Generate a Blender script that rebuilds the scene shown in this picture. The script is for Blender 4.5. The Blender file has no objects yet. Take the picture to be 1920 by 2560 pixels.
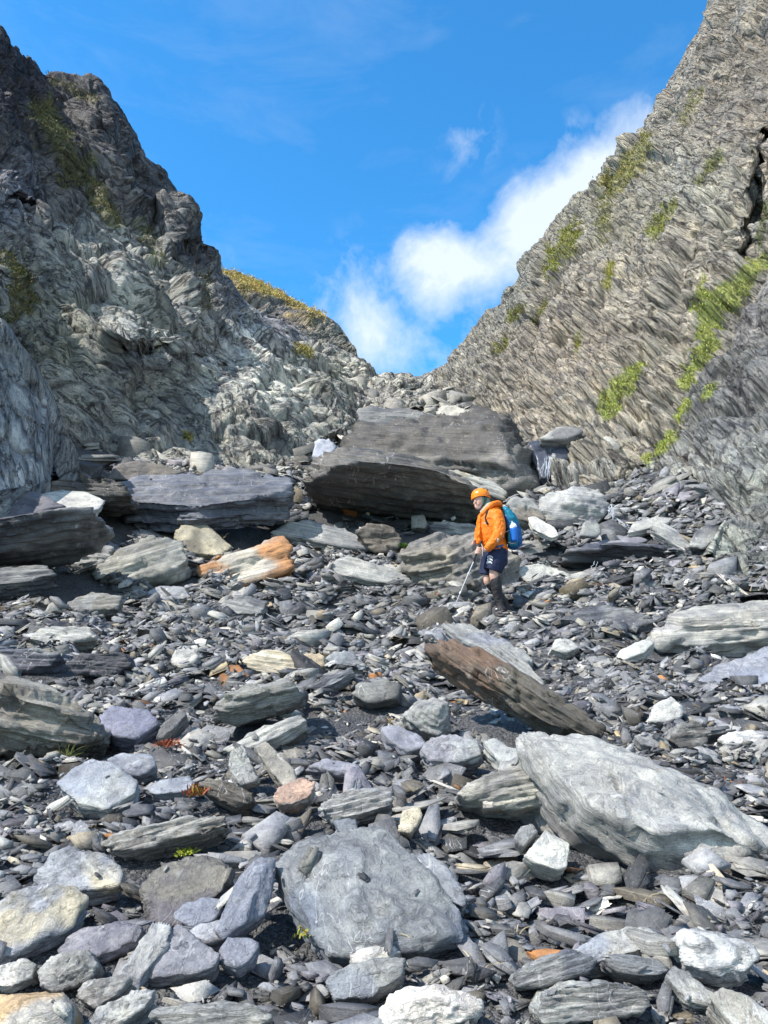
import bpy, bmesh, math, random, time
import numpy as np
from mathutils import Vector, Matrix
T0 = time.time()
random.seed(7)
RNG = np.random.default_rng(11)
R = math.radians
SC = bpy.context.scene
COL = SC.collection

# ------------------------------------------------------------------ camera
PITCH = R(10.0)
FPX = 1848.0                                   # focal length in pixels of the 1920x2560 photograph
cam_d = bpy.data.cameras.new('camera')
cam = bpy.data.objects.new('camera', cam_d); COL.objects.link(cam)
cam.location = (0, 0, 0); cam.rotation_euler = (R(90) + PITCH, 0, 0)
cam_d.sensor_fit = 'VERTICAL'; cam_d.sensor_height = 36.0; cam_d.lens = FPX / 2560 * 36.0
cam_d.clip_start = 0.05; cam_d.clip_end = 3000
SC.camera = cam
SC.render.resolution_x = 768; SC.render.resolution_y = 1024

# ------------------------------------------------------------------ light
SUN_EL, SUN_AZ = R(50), R(-115)                 # azimuth clockwise from +Y (view direction); negative is left
sdir = Vector((math.sin(SUN_AZ) * math.cos(SUN_EL), math.cos(SUN_AZ) * math.cos(SUN_EL), math.sin(SUN_EL)))
sl = bpy.data.lights.new('sun', 'SUN'); sl.energy = 5.0; sl.angle = R(0.5); sl.color = (1.0, 0.95, 0.88)
so = bpy.data.objects.new('sun', sl); COL.objects.link(so)
so.rotation_euler = (-sdir).to_track_quat('-Z', 'Y').to_euler()
SC.view_settings.view_transform = 'Standard'; SC.view_settings.look = 'None'
SC.view_settings.exposure = 0.43; SC.view_settings.gamma = 1.0

def px_dir(u, v):
    x = (u - 960) / FPX; y = (1280 - v) / FPX
    return Vector((x, math.cos(PITCH) - math.sin(PITCH) * y, math.sin(PITCH) + math.cos(PITCH) * y))

class NT:
    def __init__(s, tree): s.t = tree; s.n = tree.nodes; s.l = tree.links
    def new(s, kind, **kw):
        n = s.n.new(kind)
        for k, v in kw.items(): setattr(n, k, v)
        return n
    def put(s, sock, val):
        if val is None: return
        if hasattr(val, 'is_output'): s.l.new(val, sock)
        else: sock.default_value = val
    def math(s, op, a, b=None, c=None, clamp=False):
        n = s.new('ShaderNodeMath', operation=op); n.use_clamp = clamp
        for i, x in enumerate((a, b, c)):
            if x is not None: s.put(n.inputs[i], x)
        return n.outputs[0]
    def vmath(s, op, a, b=None, scale=None):
        n = s.new('ShaderNodeVectorMath', operation=op)
        s.put(n.inputs[0], a)
        if b is not None: s.put(n.inputs[1], b)
        if scale is not None: s.put(n.inputs['Scale'], scale)
        return n
    def noise(s, vec, scale, detail=4, rough=.55, dist=0):
        n = s.new('ShaderNodeTexNoise'); s.put(n.inputs['Vector'], vec)
        n.inputs['Scale'].default_value = scale; n.inputs['Detail'].default_value = detail
        n.inputs['Roughness'].default_value = rough; n.inputs['Distortion'].default_value = dist
        return n.outputs['Fac']
    def maprange(s, v, a, b, c=0., d=1., smooth=False):
        n = s.new('ShaderNodeMapRange')
        if smooth: n.interpolation_type = 'SMOOTHSTEP'
        s.put(n.inputs[0], v)
        for i, x in zip((1, 2, 3, 4), (a, b, c, d)): s.put(n.inputs[i], x)
        return n.outputs[0]
    def mix(s, fac, a, b, mode='MIX'):
        n = s.new('ShaderNodeMix', data_type='RGBA', blend_type=mode)
        s.put(n.inputs[0], fac); s.put(n.inputs[6], a); s.put(n.inputs[7], b)
        return n.outputs[2]
    def bump(s, h, strength, distance, normal=None):
        n = s.new('ShaderNodeBump'); s.put(n.inputs['Height'], h)
        n.inputs['Strength'].default_value = strength; n.inputs['Distance'].default_value = distance
        if normal is not None: s.l.new(normal, n.inputs['Normal'])
        return n.outputs[0]

world = bpy.data.worlds.new('World'); SC.world = world; world.use_nodes = True
W = NT(world.node_tree); W.n.clear()
sky = W.new('ShaderNodeTexSky', sky_type='NISHITA'); sky.sun_disc = False
sky.sun_elevation = SUN_EL; sky.sun_rotation = SUN_AZ; sky.altitude = 1200; sky.air_density = 1.0; sky.dust_density = 0.3; sky.ozone_density = 2.5
tc = W.new('ShaderNodeTexCoord')
D = W.vmath('NORMALIZE', tc.outputs['Generated']).outputs[0]
# clouds low over the gully: soft puffs given by directions in the sky, broken up by noise
puffs = [(1600, 400, .07, .9), (1500, 450, .075, 1.0), (1400, 500, .07, 1.0), (1490, 570, .08, 1.0), (1330, 560, .05, .9), (1400, 640, .075, .9), (1260, 640, .06, .8),
         (1120, 630, .055, .8), (1180, 665, .055, .9), (1080, 600, .035, .6), (1290, 740, .07, .5), (1160, 740, .07, .4), (1165, 350, .05, .32), (1010, 780, .09, .12), (1120, 900, .11, .20), (960, 900, .09, .12), (880, 760, .07, .22), (560, 640, .06, .14), (1000, 880, .16, .22), (880, 780, .12, .14)]
acc = None
dn = W.noise(D, 7.0, 6, .6)
dn2 = W.noise(D, 3.0, 2, .5)
wob = W.vmath('SCALE', W.vmath('SUBTRACT', W.new('ShaderNodeTexNoise').outputs['Color'], (0.5, 0.5, 0.5)).outputs[0], scale=.12)
wn = wob.inputs[0].links[0].from_node.inputs[0].links[0].from_node
W.l.new(D, wn.inputs['Vector']); wn.inputs['Scale'].default_value = 5.0; wn.inputs['Detail'].default_value = 5
DW = W.vmath('ADD', D, wob.outputs[0]).outputs[0]
for (u, v, r, a) in puffs:
    c = px_dir(u, v).normalized()
    dist = W.vmath('DISTANCE', DW, tuple(c)).outputs['Value']
    g = W.maprange(dist, 0.0, r * 1.25, a, 0.0, smooth=True)
    acc = g if acc is None else W.math('ADD', acc, g)
dn3 = W.noise(DW, 16.0, 8, .62)
den = W.math('ADD', W.math('MULTIPLY', acc, .95), W.math('ADD', W.math('MULTIPLY', W.math('SUBTRACT', dn, .5), 2.1), W.math('MULTIPLY', W.math('SUBTRACT', dn3, .5), 2.4)))
den = W.math('MULTIPLY', W.maprange(den, .05, 1.5, 0, .88), W.maprange(acc, .02, .25, 0, 1))
# added unseen cloud behind the viewer, to whiten and brighten the fill light
sepd = W.new('ShaderNodeSeparateXYZ'); W.l.new(D, sepd.inputs[0])
fill_cloud = W.math('MULTIPLY', W.maprange(sepd.outputs['Y'], .15, -.45, 0, 1, smooth=True), W.maprange(W.noise(D, 2.6, 6, .6), .36, .56, 0, .9))
den = W.math('MAXIMUM', den, fill_cloud)
# thin cirrus veil
veil = W.math('MULTIPLY', W.maprange(W.noise(W.vmath('MULTIPLY', D, (1.5, 1, 5)).outputs[0], 3.5, 7, .62, .4), .52, .8, 0, .10), 1.0)
den = W.math('MAXIMUM', den, veil)
hsv = W.new('ShaderNodeHueSaturation'); hsv.inputs['Saturation'].default_value = 1.12; hsv.inputs['Hue'].default_value = .49
W.l.new(sky.outputs[0], hsv.inputs['Color'])
skyc = W.mix(1.0, hsv.outputs[0], (0.60, 1.40, 1.78, 1), 'MULTIPLY')
cl = W.mix(den, skyc, (5.2, 5.7, 6.2, 1))
bg = W.new('ShaderNodeBackground'); W.l.new(cl, bg.inputs[0]); bg.inputs[1].default_value = 0.14
wo = W.new('ShaderNodeOutputWorld'); W.l.new(bg.outputs[0], wo.inputs[0])

# ------------------------------------------------------------------ numeric helpers
O = 1920 / 1659.0                               # overview pixels -> photograph pixels
CP, SP = math.cos(PITCH), math.sin(PITCH)
def P(u, v, d):
    u = np.asarray(u, float); v = np.asarray(v, float); d = np.asarray(d, float)
    x = (u - 960) / FPX; y = (1280 - v) / FPX
    X = x; Y = CP - SP * y; Z = SP + CP * y
    k = d / Y
    return np.stack([X * k, Y * k, Z * k], -1)
def to_px(p):
    p = np.asarray(p, float)
    f = p[..., 1] * CP + p[..., 2] * SP; up = -p[..., 1] * SP + p[..., 2] * CP
    return 960 + p[..., 0] / f * FPX, 1280 - up / f * FPX

def h32(x):
    x = x.astype(np.uint32)
    x ^= x >> np.uint32(16); x *= np.uint32(0x7feb352d); x ^= x >> np.uint32(15); x *= np.uint32(0x846ca68b); x ^= x >> np.uint32(16)
    return x
def hash3(i, j, k, s=0):
    a = (i.astype(np.int64) * 73856093) ^ (j.astype(np.int64) * 19349663) ^ (k.astype(np.int64) * 83492791) ^ (s * 2654435761)
    return h32((a & 0xffffffff).astype(np.uint32)).astype(np.float64) / 4294967295.0
def vnoise(p, seed=0):
    f = np.floor(p); i = f.astype(np.int64); t = p - f; t = t * t * t * (t * (t * 6 - 15) + 10)
    out = 0
    for dx in (0, 1):
        wx = t[:, 0] if dx else 1 - t[:, 0]
        for dy in (0, 1):
            wy = t[:, 1] if dy else 1 - t[:, 1]
            for dz in (0, 1):
                wz = t[:, 2] if dz else 1 - t[:, 2]
                out = out + wx * wy * wz * hash3(i[:, 0] + dx, i[:, 1] + dy, i[:, 2] + dz, seed)
    return out * 2 - 1
def fbm(p, octv=4, gain=.5, seed=0):
    o = 0; a = 1; tot = 0
    for k in range(octv):
        o = o + a * vnoise(p * (2.03 ** k) + 17.3 * k, seed + k); tot += a; a *= gain
    return o / tot
def facets(p, seed=0, jit=.95, soft=7.):
    """Voronoi blocks: every cell carries its own tilted plane, which gives broken rock its flat facets."""
    f = np.floor(p).astype(np.int64); best = np.full(len(p), 1e9); sec = np.full(len(p), 1e9); val = np.zeros(len(p))
    for dx in (-1, 0, 1):
        for dy in (-1, 0, 1):
            for dz in (-1, 0, 1):
                i, j, k = f[:, 0] + dx, f[:, 1] + dy, f[:, 2] + dz
                r = [hash3(i, j, k, seed + q) for q in range(3)]
                q = np.stack([i + .5 + jit * (r[0] - .5), j + .5 + jit * (r[1] - .5), k + .5 + jit * (r[2] - .5)], 1) - p
                d = (q * q).sum(1)
                m = d < best
                sec = np.where(m, best, np.minimum(sec, d)); best = np.where(m, d, best)
                t = hash3(i, j, k, seed + 5) - .5 + ((r[1] * 2 - 1) * q[:, 0] + (r[2] * 2 - 1) * q[:, 1] + (r[0] * 2 - 1) * q[:, 2]) * .9
                val = np.where(m, t, val)
    e = np.sqrt(sec) - np.sqrt(best)
    return (val + .35) * (1 - np.exp(-e * soft)) - .2, e
def unit(v): v = np.asarray(v, float); return v / (np.linalg.norm(v, axis=-1, keepdims=True) + 1e-12)
def frame(n, ref=(1, 0, .02)):
    n = unit(n); a = unit(np.asarray(ref, float) - np.dot(ref, n) * n); return np.stack([a, np.cross(n, a), n], 0)   # rows: in-plane, in-plane, normal
def lamina(p, t, amp, seed=0, sharp=3.0, inpl=.35):
    """p in strata frame (w last): jutting and receding layers of thickness t."""
    w = p[:, 2] / t + .5 * fbm(p * np.array([inpl, inpl, .2]) / t * .35, 3, seed=seed)
    fl = np.floor(w); fr = w - fl
    q = p / t * .12
    a = hash3(fl, np.floor(q[:, 0] + 3 * hash3(fl, fl, fl, 9)), np.floor(q[:, 1] + 3 * hash3(fl, fl + 1, fl, 8)), seed)
    b = hash3(fl + 1, np.floor(q[:, 0] + 3 * hash3(fl + 1, fl + 1, fl + 1, 9)), np.floor(q[:, 1] + 3 * hash3(fl + 1, fl + 2, fl + 1, 8)), seed)
    s = np.clip((fr - .5) * sharp * 1.8 + .5, 0, 1)
    return (a * (1 - s) + b * s - .5) * amp

# ------------------------------------------------------------------ object helpers
def mesh_np(name, V, F, mat=None, attrs=None, smooth=False):
    me = bpy.data.meshes.new(name)
    V = np.ascontiguousarray(V, np.float32); F = np.ascontiguousarray(F, np.int32)
    nf, k = F.shape
    me.vertices.add(len(V)); me.vertices.foreach_set('co', V.ravel())
    me.loops.add(nf * k); me.loops.foreach_set('vertex_index', F.ravel())
    me.polygons.add(nf); me.polygons.foreach_set('loop_start', np.arange(0, nf * k, k, dtype=np.int32))
    try: me.polygons.foreach_set('loop_total', np.full(nf, k, np.int32))
    except Exception: pass
    if smooth: me.polygons.foreach_set('use_smooth', np.ones(nf, bool))
    for an, (typ, arr) in (attrs or {}).items():
        a = me.attributes.new(an, typ, 'POINT')
        arr = np.ascontiguousarray(arr, np.float32)
        if typ == 'FLOAT_COLOR':
            if arr.shape[1] == 3: arr = np.concatenate([arr, np.ones((len(arr), 1), np.float32)], 1)
            a.data.foreach_set('color', arr.ravel())
        elif typ == 'FLOAT_VECTOR': a.data.foreach_set('vector', arr.ravel())
        else: a.data.foreach_set('value', arr.ravel())
    me.update(calc_edges=True)
    if mat: me.materials.append(mat)
    return me
def link(name, me, parent=None, loc=(0, 0, 0), label=None, cat=None, group=None, kind=None):
    o = bpy.data.objects.new(name, me); COL.objects.link(o); o.location = loc
    if parent is not None: o.parent = parent
    if label: o['label'] = label
    if cat: o['category'] = cat
    if group: o['group'] = group
    if kind: o['kind'] = kind
    return o

# ------------------------------------------------------------------ materials
def rock_material(name, s=1.0, bd=.01, veins=True, coarse=False):
    """Slate: colour comes from the stone itself ('col'), texture runs along its cleavage ('lc')."""
    m = bpy.data.materials.new(name); m.use_nodes = True; t = NT(m.node_tree); t.n.clear()
    K1 = ((.38, .46, .5, 1), (1.55, 1.53, 1.46, 1), (.68, .70, .76, 1), (1.32, 1.3, 1.22, 1)) if coarse else ((.50, .50, .53, 1), (1.48, 1.47, 1.42, 1), (.76, .77, .81, 1), (1.25, 1.24, 1.19, 1))
    lc = t.new('ShaderNodeAttribute', attribute_name='lc').outputs['Vector']
    col = t.new('ShaderNodeAttribute', attribute_name='col').outputs['Color']
    wet = t.new('ShaderNodeAttribute', attribute_name='wet').outputs['Fac']
    lcs = t.vmath('SCALE', lc, scale=s).outputs[0]
    flat = t.vmath('MULTIPLY', lcs, (1.0, 1.6, 9.0) if coarse else (.16, .30, 11.0)).outputs[0]
    st = t.noise(flat, 5.0, 6, .7, .12)
    st2 = t.noise(t.vmath('MULTIPLY', lcs, (.8, 2.2, 16.0)).outputs[0], 13.0, 3, .65)
    mo = t.noise(lcs, 3.2, 5, .62, .6)
    fine = t.noise(lcs, 42.0, 3, .7)
    c = t.mix(1.0, col, t.mix(t.maprange(st, .3, .7), K1[0], K1[1]), 'MULTIPLY')
    c = t.mix(1.0, c, t.mix(t.maprange(mo, .35, .65), K1[2], K1[3]), 'MULTIPLY')
    c = t.mix(1.0, c, t.mix(t.maprange(fine, .3, .7), (.78, .78, .78, 1), (1.22, 1.22, 1.22, 1)), 'MULTIPLY')
    lich = t.maprange(t.noise(lcs, 9.0, 3, .7), .58, .68, 0, .5 if coarse else .3)           # pale lichen and calcite film
    c = t.mix(lich, c, t.mix(.5, c, (.48, .48, .43, 1)))
    if veins:
        va = t.math('ABSOLUTE', t.math('SUBTRACT', t.noise(t.vmath('MULTIPLY', lcs, (1, .35, .6)).outputs[0], 4.5, 2, .5, .8), .5))
        vm = t.math('MULTIPLY', t.maprange(va, .002, .011, 1, 0), t.maprange(t.noise(lcs, 1.7, 2), .52, .66))
        c = t.mix(t.math('MULTIPLY', vm, .6), c, (.6, .6, .58, 1))
    dark = t.maprange(t.noise(t.vmath('MULTIPLY', lcs, (1.4, 1, 7)).outputs[0], 7.0, 3, .6), .3, .4, .45, 1)   # cleavage cracks
    c = t.mix(1.0, c, t.mix(dark, (.35, .35, .38, 1), (1, 1, 1, 1)), 'MULTIPLY')
    c = t.mix(1.0, c, (1.04, 1.01, .98, 1), 'MULTIPLY')
    c = t.mix(wet, c, t.mix(1.0, c, (.42, .45, .52, 1), 'MULTIPLY'))
    ln = t.math('ABSOLUTE', t.math('SUBTRACT', t.noise(t.vmath('MULTIPLY', lcs, (.55, .9, 6.0)).outputs[0], 2.6, 5, .6, .1), .5))
    ln = t.maprange(ln, .0, .020 if coarse else .011, 0 if coarse else .86, 1)
    c = t.mix(1.0, c, t.mix(ln, (.40, .40, .42, 1), (1.04, 1.04, 1.04, 1)), 'MULTIPLY')
    if coarse:
        vc = t.new('ShaderNodeTexVoronoi', feature='DISTANCE_TO_EDGE'); vc.inputs['Scale'].default_value = 1.0
        t.l.new(t.vmath('ADD', t.vmath('MULTIPLY', lcs, (1.1, 1.7, 5.5)).outputs[0], t.vmath('SCALE', t.new('ShaderNodeTexNoise').outputs['Color'], scale=.5).outputs[0]).outputs[0], vc.inputs['Vector'])
        vk = t.maprange(vc.outputs['Distance'], .0, .07, 0, 1)
        c = t.mix(1.0, c, t.mix(vk, (.50, .49, .50, 1), (1.05, 1.05, 1.05, 1)), 'MULTIPLY')
        hgt0 = t.math('MULTIPLY', vk, .9)
        cr = t.maprange(t.noise(t.vmath('MULTIPLY', lcs, (.5, .8, 3.0)).outputs[0], 3.2, 4, .65, .4), .33, .44, 0, 1)
        c = t.mix(1.0, c, t.mix(cr, (.32, .31, .33, 1), (1.08, 1.08, 1.08, 1)), 'MULTIPLY')
    b = t.new('ShaderNodeBsdfPrincipled'); t.l.new(c, b.inputs['Base Color'])
    rg = t.maprange(mo, .3, .7, .55, .85)
    t.l.new(t.math('MULTIPLY', rg, t.math('SUBTRACT', 1.0, t.math('MULTIPLY', wet, .78))), b.inputs['Roughness'])
    b.inputs['Specular IOR Level'].default_value = .45
    hgt = t.math('ADD', t.math('MULTIPLY', st, 1.0 if coarse else .8), t.math('MULTIPLY', st2, .45))
    hgt = t.math('ADD', hgt, t.math('MULTIPLY', dark, .35)); hgt = t.math('ADD', hgt, t.math('MULTIPLY', mo, .35 if coarse else .07)); hgt = t.math('ADD', hgt, t.math('MULTIPLY', ln, .7 if coarse else .12))
    if coarse: hgt = t.math('ADD', t.math('ADD', hgt, t.math('MULTIPLY', cr, 1.2)), hgt0)
    n1 = t.bump(hgt, 1.0, bd * 2.2)
    n2 = t.bump(fine, .7, bd * .35, n1)
    t.l.new(n2, b.inputs['Normal'])
    o = t.new('ShaderNodeOutputMaterial'); t.l.new(b.outputs[0], o.inputs[0])
    return m
M_STONE = rock_material('slate_stone', 3.0, .0055)
M_SCREE = rock_material('slate_scree', 4.5, .003)
M_CLIFF = rock_material('cliff_rock', .55, .07, veins=False, coarse=True)
def simple(name, col, rough=.7, spec=.4, nscale=0, namp=.25, bump=0, bscale=None, trans=0, metal=0, sheen=0):
    m = bpy.data.materials.new(name); m.use_nodes = True; t = NT(m.node_tree); b = t.n['Principled BSDF']
    b.inputs['Roughness'].default_value = rough; b.inputs['Specular IOR Level'].default_value = spec; b.inputs['Metallic'].default_value = metal
    b.inputs['Base Color'].default_value = (*col, 1)
    tcn = t.new('ShaderNodeTexCoord').outputs['Object']
    if nscale:
        n = t.noise(tcn, nscale, 5, .6)
        lo = tuple(max(0, x * (1 - namp)) for x in col) + (1,); hi = tuple(min(1, x * (1 + namp)) for x in col) + (1,)
        t.l.new(t.mix(t.maprange(n, .3, .7), lo, hi), b.inputs['Base Color'])
    if bump:
        t.l.new(t.bump(t.noise(tcn, bscale or nscale, 4, .6), .8, bump), b.inputs['Normal'])
    if trans: b.inputs['Transmission Weight'].default_value = trans
    if sheen: b.inputs['Sheen Weight'].default_value = sheen
    return m
def veg_material(name, s=8):
    m = bpy.data.materials.new(name); m.use_nodes = True; t = NT(m.node_tree); b = t.n['Principled BSDF']
    col = t.new('ShaderNodeAttribute', attribute_name='col').outputs['Color']
    t.l.new(col, b.inputs['Base Color']); b.inputs['Roughness'].default_value = .75; b.inputs['Specular IOR Level'].default_value = .2
    return m
M_VEG = veg_material('leaf_blades')

# ------------------------------------------------------------------ the ground
GY = np.array([-600, -60, -10, 0, 2.3, 5, 8, 10.3, 12, 14, 20, 28, 35, 38, 42, 60, 700.])
GZ = np.array([-170, -18, -3.4, -1.5, -1.07, -.56, -.01, .46, 1.18, 2.18, 4.95, 8.8, 12.2, 13.2, 13.0, 6, -170.])
_yy = np.linspace(-100, 100, 4001); _zz = np.interp(_yy, GY, GZ)
_k = np.hanning(31); _k /= _k.sum(); _zz = np.convolve(np.pad(_zz, 15, 'edge'), _k, 'valid')
def g0(x, y):
    z = np.where(np.abs(y) < 98, np.interp(y, _yy, _zz), np.interp(y, GY, GZ))
    f = np.clip((y - 5) / 6, 0, 1); f = f * f * (3 - 2 * f)
    f = f * np.clip((60 - y) / 20, 0, 1)
    xs = np.minimum(np.abs(x), 9)
    fl = np.where(y > 20, np.clip(1 - (y - 20) / 8, 0.25, 1), 1)
    return z + .022 * xs * xs * f * fl
def g(x, y):
    x = np.asarray(x, float); y = np.asarray(y, float)
    sh = x.shape; p = np.stack([x.ravel(), y.ravel(), np.zeros(x.size)], 1)
    b = fbm(p * .55, 3, seed=3) * .16 + fbm(p * 2.3, 3, seed=4) * .05
    return g0(x, y) + b.reshape(sh) * np.clip(1 - (np.abs(y) - 20) / 60, .2, 1)
def ground_at(u, v, gf=g0, dmin=1.6, dmax=44):
    u = np.atleast_1d(np.asarray(u, float)); v = np.atleast_1d(np.asarray(v, float))
    ds = np.concatenate([np.arange(dmin, 20, .04), np.arange(20, dmax, .2)])
    out = np.full(len(u), np.nan)
    dr = P(u, v, 1.0)
    alive = np.ones(len(u), bool); prev = np.zeros(len(u)) + 9
    for d in ds:
        p = dr * d; h = p[:, 2] - gf(p[:, 0], p[:, 1])
        hit = alive & (h <= 0)
        out[hit] = d - .04 * np.abs(h[hit]) / (np.abs(h[hit]) + np.abs(prev[hit]) + 1e-9)
        alive &= ~hit; prev = h
        if not alive.any(): break
    return out
def ground_d(u, v):
    r = ground_at([u], [v])[0]
    return 30.0 if np.isnan(r) else float(r)

def grid_faces(nu, nv):
    a = (np.arange(nv - 1)[:, None] * nu + np.arange(nu - 1)[None, :]).ravel()
    return np.stack([a, a + 1, a + nu + 1, a + nu], 1)
def make_ground():
    xs = np.concatenate([-np.geomspace(600, 12, 14)[:-1], np.arange(-12, 12.01, .09), np.geomspace(12, 600, 14)[1:]])
    ys = np.concatenate([[-600, -200, -80, -30, -12, -5, -2, 0, .8], np.arange(1.2, 18, .08), np.arange(18, 44, .3), [46, 50, 56, 65, 80, 110, 160, 260, 420, 700]])
    X, Y = np.meshgrid(xs, ys); Z = g(X, Y)
    V = np.stack([X.ravel(), Y.ravel(), Z.ravel()], 1)
    V[:, 2] += fbm(V * np.array([9, 9, 0]), 3, seed=8) * .02
    m = bpy.data.materials.new('gravel_bed'); m.use_nodes = True; t = NT(m.node_tree); b = t.n['Principled BSDF']
    co = t.new('ShaderNodeTexCoord').outputs['Object']
    vo = t.new('ShaderNodeTexVoronoi'); vo.inputs['Scale'].default_value = 48; t.l.new(co, vo.inputs['Vector'])
    vo2 = t.new('ShaderNodeTexVoronoi'); vo2.inputs['Scale'].default_value = 120; t.l.new(co, vo2.inputs['Vector'])
    n = t.noise(co, 2.2, 5, .6)
    gr = t.new('ShaderNodeSeparateColor'); t.l.new(vo.outputs['Color'], gr.inputs[0])
    c = t.mix(t.maprange(gr.outputs[0], 0, 1), (.035, .038, .046, 1), (.15, .155, .165, 1))
    gr2 = t.new('ShaderNodeSeparateColor'); t.l.new(vo2.outputs['Color'], gr2.inputs[0])
    c = t.mix(.5, c, t.mix(t.math('POWER', gr2.outputs[1], 2.0), (.03, .03, .035, 1), (.22, .22, .21, 1)))
    c = t.mix(1.0, c, t.mix(t.maprange(n, .35, .65), (.65, .66, .7, 1), (1.15, 1.1, 1.0, 1)), 'MULTIPLY')
    t.l.new(c, b.inputs['Base Color']); b.inputs['Roughness'].default_value = .85
    h = t.math('ADD', t.math('MULTIPLY', vo.outputs['Distance'], -1.0), t.math('MULTIPLY', vo2.outputs['Distance'], -.5))
    t.l.new(t.bump(h, 1.0, .02), b.inputs['Normal'])
    link('ground', mesh_np('ground', V, grid_faces(len(xs), len(ys)), m), kind='structure')
make_ground()

# ------------------------------------------------------------------ cliffs
GRASS = []                                      # (position, normal, colour, size) of tufts growing on the cliffs
def lerp_tab(s, tab, k): return np.interp(s, [r[0] for r in tab], [r[k] for r in tab])
def smooth_tab(s, tab, k, wdt=.04):
    return (lerp_tab(np.clip(s - wdt, 0, 1), tab, k) + 2 * lerp_tab(s, tab, k) + lerp_tab(np.clip(s + wdt, 0, 1), tab, k)) / 4
def segdist(u, v, pts):
    best = np.full(u.shape, 1e9)
    for (a, b) in zip(pts[:-1], pts[1:]):
        ax, ay, aw = a; bx, by, bw = b
        dx, dy = bx - ax, by - ay; L = dx * dx + dy * dy + 1e-9
        t = np.clip(((u - ax) * dx + (v - ay) * dy) / L, 0, 1)
        w = aw + (bw - aw) * t
        best = np.minimum(best, np.hypot(u - ax - dx * t, v - ay - dy * t) / w)
    return best
def cliff(name, base, ridge, nu, nv, sn, bulges=(), cols=(), amp=1.0, moss=(), seed=0, back=14., blk=(.55, 1.6), lamt=.22, foot=2.5, label=None, curve=0., extra=None, ref=(1, 0, .02), fin=1.0, rib=None, tone=(1.0, 1.0, .97), crev=(), lump=.34):
    s = np.linspace(0, 1, nu); t = np.linspace(0, 1, nv)
    S, Tt = np.meshgrid(s, t)
    bu, bv, bd = (smooth_tab(S, base, k, .02) for k in (1, 2, 3)); ru, rv, rd = (lerp_tab(S, ridge, k) for k in (1, 2, 3))
    bd = smooth_tab(S, base, 3, .06); rd = smooth_tab(S, ridge, 3, .06)
    U = (bu + (ru - bu) * Tt) * O; Vv = (bv + (rv - bv) * Tt) * O
    inv = 1 / bd + (1 / rd - 1 / bd) * Tt ** (1 + curve)
    dd = 1 / inv
    for (cu, cv, rr, am) in bulges:
        q = np.hypot(U / O - cu, Vv / O - cv) / rr
        dd = dd - am * np.exp(-q * q * 1.4)
    for pts_, dp_ in crev:
        sd_ = segdist(U / O + 6 * np.sin(Vv / O / 9.), Vv / O, pts_); dd = dd + dp_ * np.exp(-sd_ ** 2)
    G = P(U, Vv, dd)
    # rounding near the ridge, then the back slope; below the base a foot that goes under the scree
    nb = 14; kk = np.linspace(0, 1, nb + 1)[1:, None]
    rb = G[-1][None] + np.stack([0 * kk + 0 * G[-1][None, :, 0], back * kk ** 1.5 + 0 * G[-1][None, :, 0], -back * .55 * kk ** 2 + 0 * G[-1][None, :, 0]], -1)
    fb = G[0][None] + np.array([0, .3, -1.0]) * foot * np.linspace(1, 0, 6)[:-1, None, None]
    G = np.concatenate([fb, G, rb], 0); nr = G.shape[0]
    du = np.gradient(G, axis=1); dv = np.gradient(G, axis=0)
    N = unit(np.cross(du, dv)); N = np.where((N[..., 1:2] > 0) & (np.arange(nr)[:, None, None] < nr - nb), -N, N).reshape(-1, 3)
    V = G.reshape(-1, 3).copy()
    N = unit(N + 1.6 * unit(N.mean(0))[None])
    Fm = frame(sn, ref); q = V @ Fm.T
    # warp the cleavage so that the beds bend
    q2 = q + np.stack([fbm(q * .12, 2, seed=seed + 1), fbm(q * .12, 2, seed=seed + 2), 1.0 * fbm(q * .13, 2, seed=seed + 3)], 1) * .6
    big, e1 = facets(q2 * np.array([.22, .3, .5]) * blk[0] / .55, seed + 10)
    mid, e2 = facets(q2 * np.array([.5, .8, 1.7]) * blk[1] / 1.6, seed + 20)
    sm, e3 = facets(q2 * np.array([1.5, 2.2, 6.5]), seed + 30)
    lam = lamina(q2, lamt, 1.0, seed + 4); lam2 = lamina(q2 + 5, lamt * .38, 1.0, seed + 5)
    rough = fbm(q2 * np.array([1.2, 1.6, 5]), 4, seed=seed + 6)
    soft = .35 + .65 * np.clip(fbm(q * .25, 2, seed=seed + 7) * 1.6 + .55, 0, 1)
    crk = -np.clip(1 - np.abs(fbm(q2 * np.array([.35, .5, 1.3]), 3, seed=seed + 8)) * 9, 0, 1)
    dsp = big * 1.1 + mid * lump * soft + sm * .13 * fin + lam * .12 * soft + lam2 * .035 * fin + rough * .06 + crk * .16 - .12 * np.exp(-e2 * 10) * soft - .05 * np.exp(-e3 * 8)
    if rib is not None:
        for rn, sp_, ra in rib:
            w = V @ unit(np.array(rn)) / sp_ + 1.3 * fbm(q * .12, 3, seed=seed + 77) + .35 * fbm(q * .6, 2, seed=seed + 79); f = w - np.floor(w)
            dsp = dsp + ra * (np.where(f < .6, f / .6, (1 - f) / .4) - .5) * np.clip(.6 + 1.2 * fbm(q * .2 + 9, 2, seed=seed + 78), .1, 1.3)
    fade = np.clip(np.arange(nr) / 6., .2, 1)[:, None].repeat(nu, 1).ravel()
    top = np.clip(1 - .55 * np.exp(-((np.arange(nr) - 5 - nv) / (nv * .04)) ** 2), 0, 1)[:, None].repeat(nu, 1).ravel()
    V += N * (dsp * amp * fade * top)[:, None]
    if extra is not None: V = extra(V, N, q2)
    pu, pv = to_px(V); pu /= O; pv /= O
    # rock colour of each area, with shade painted in where cols carry it
    tot = np.zeros(len(V)); c = np.zeros((len(V), 3))
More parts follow.
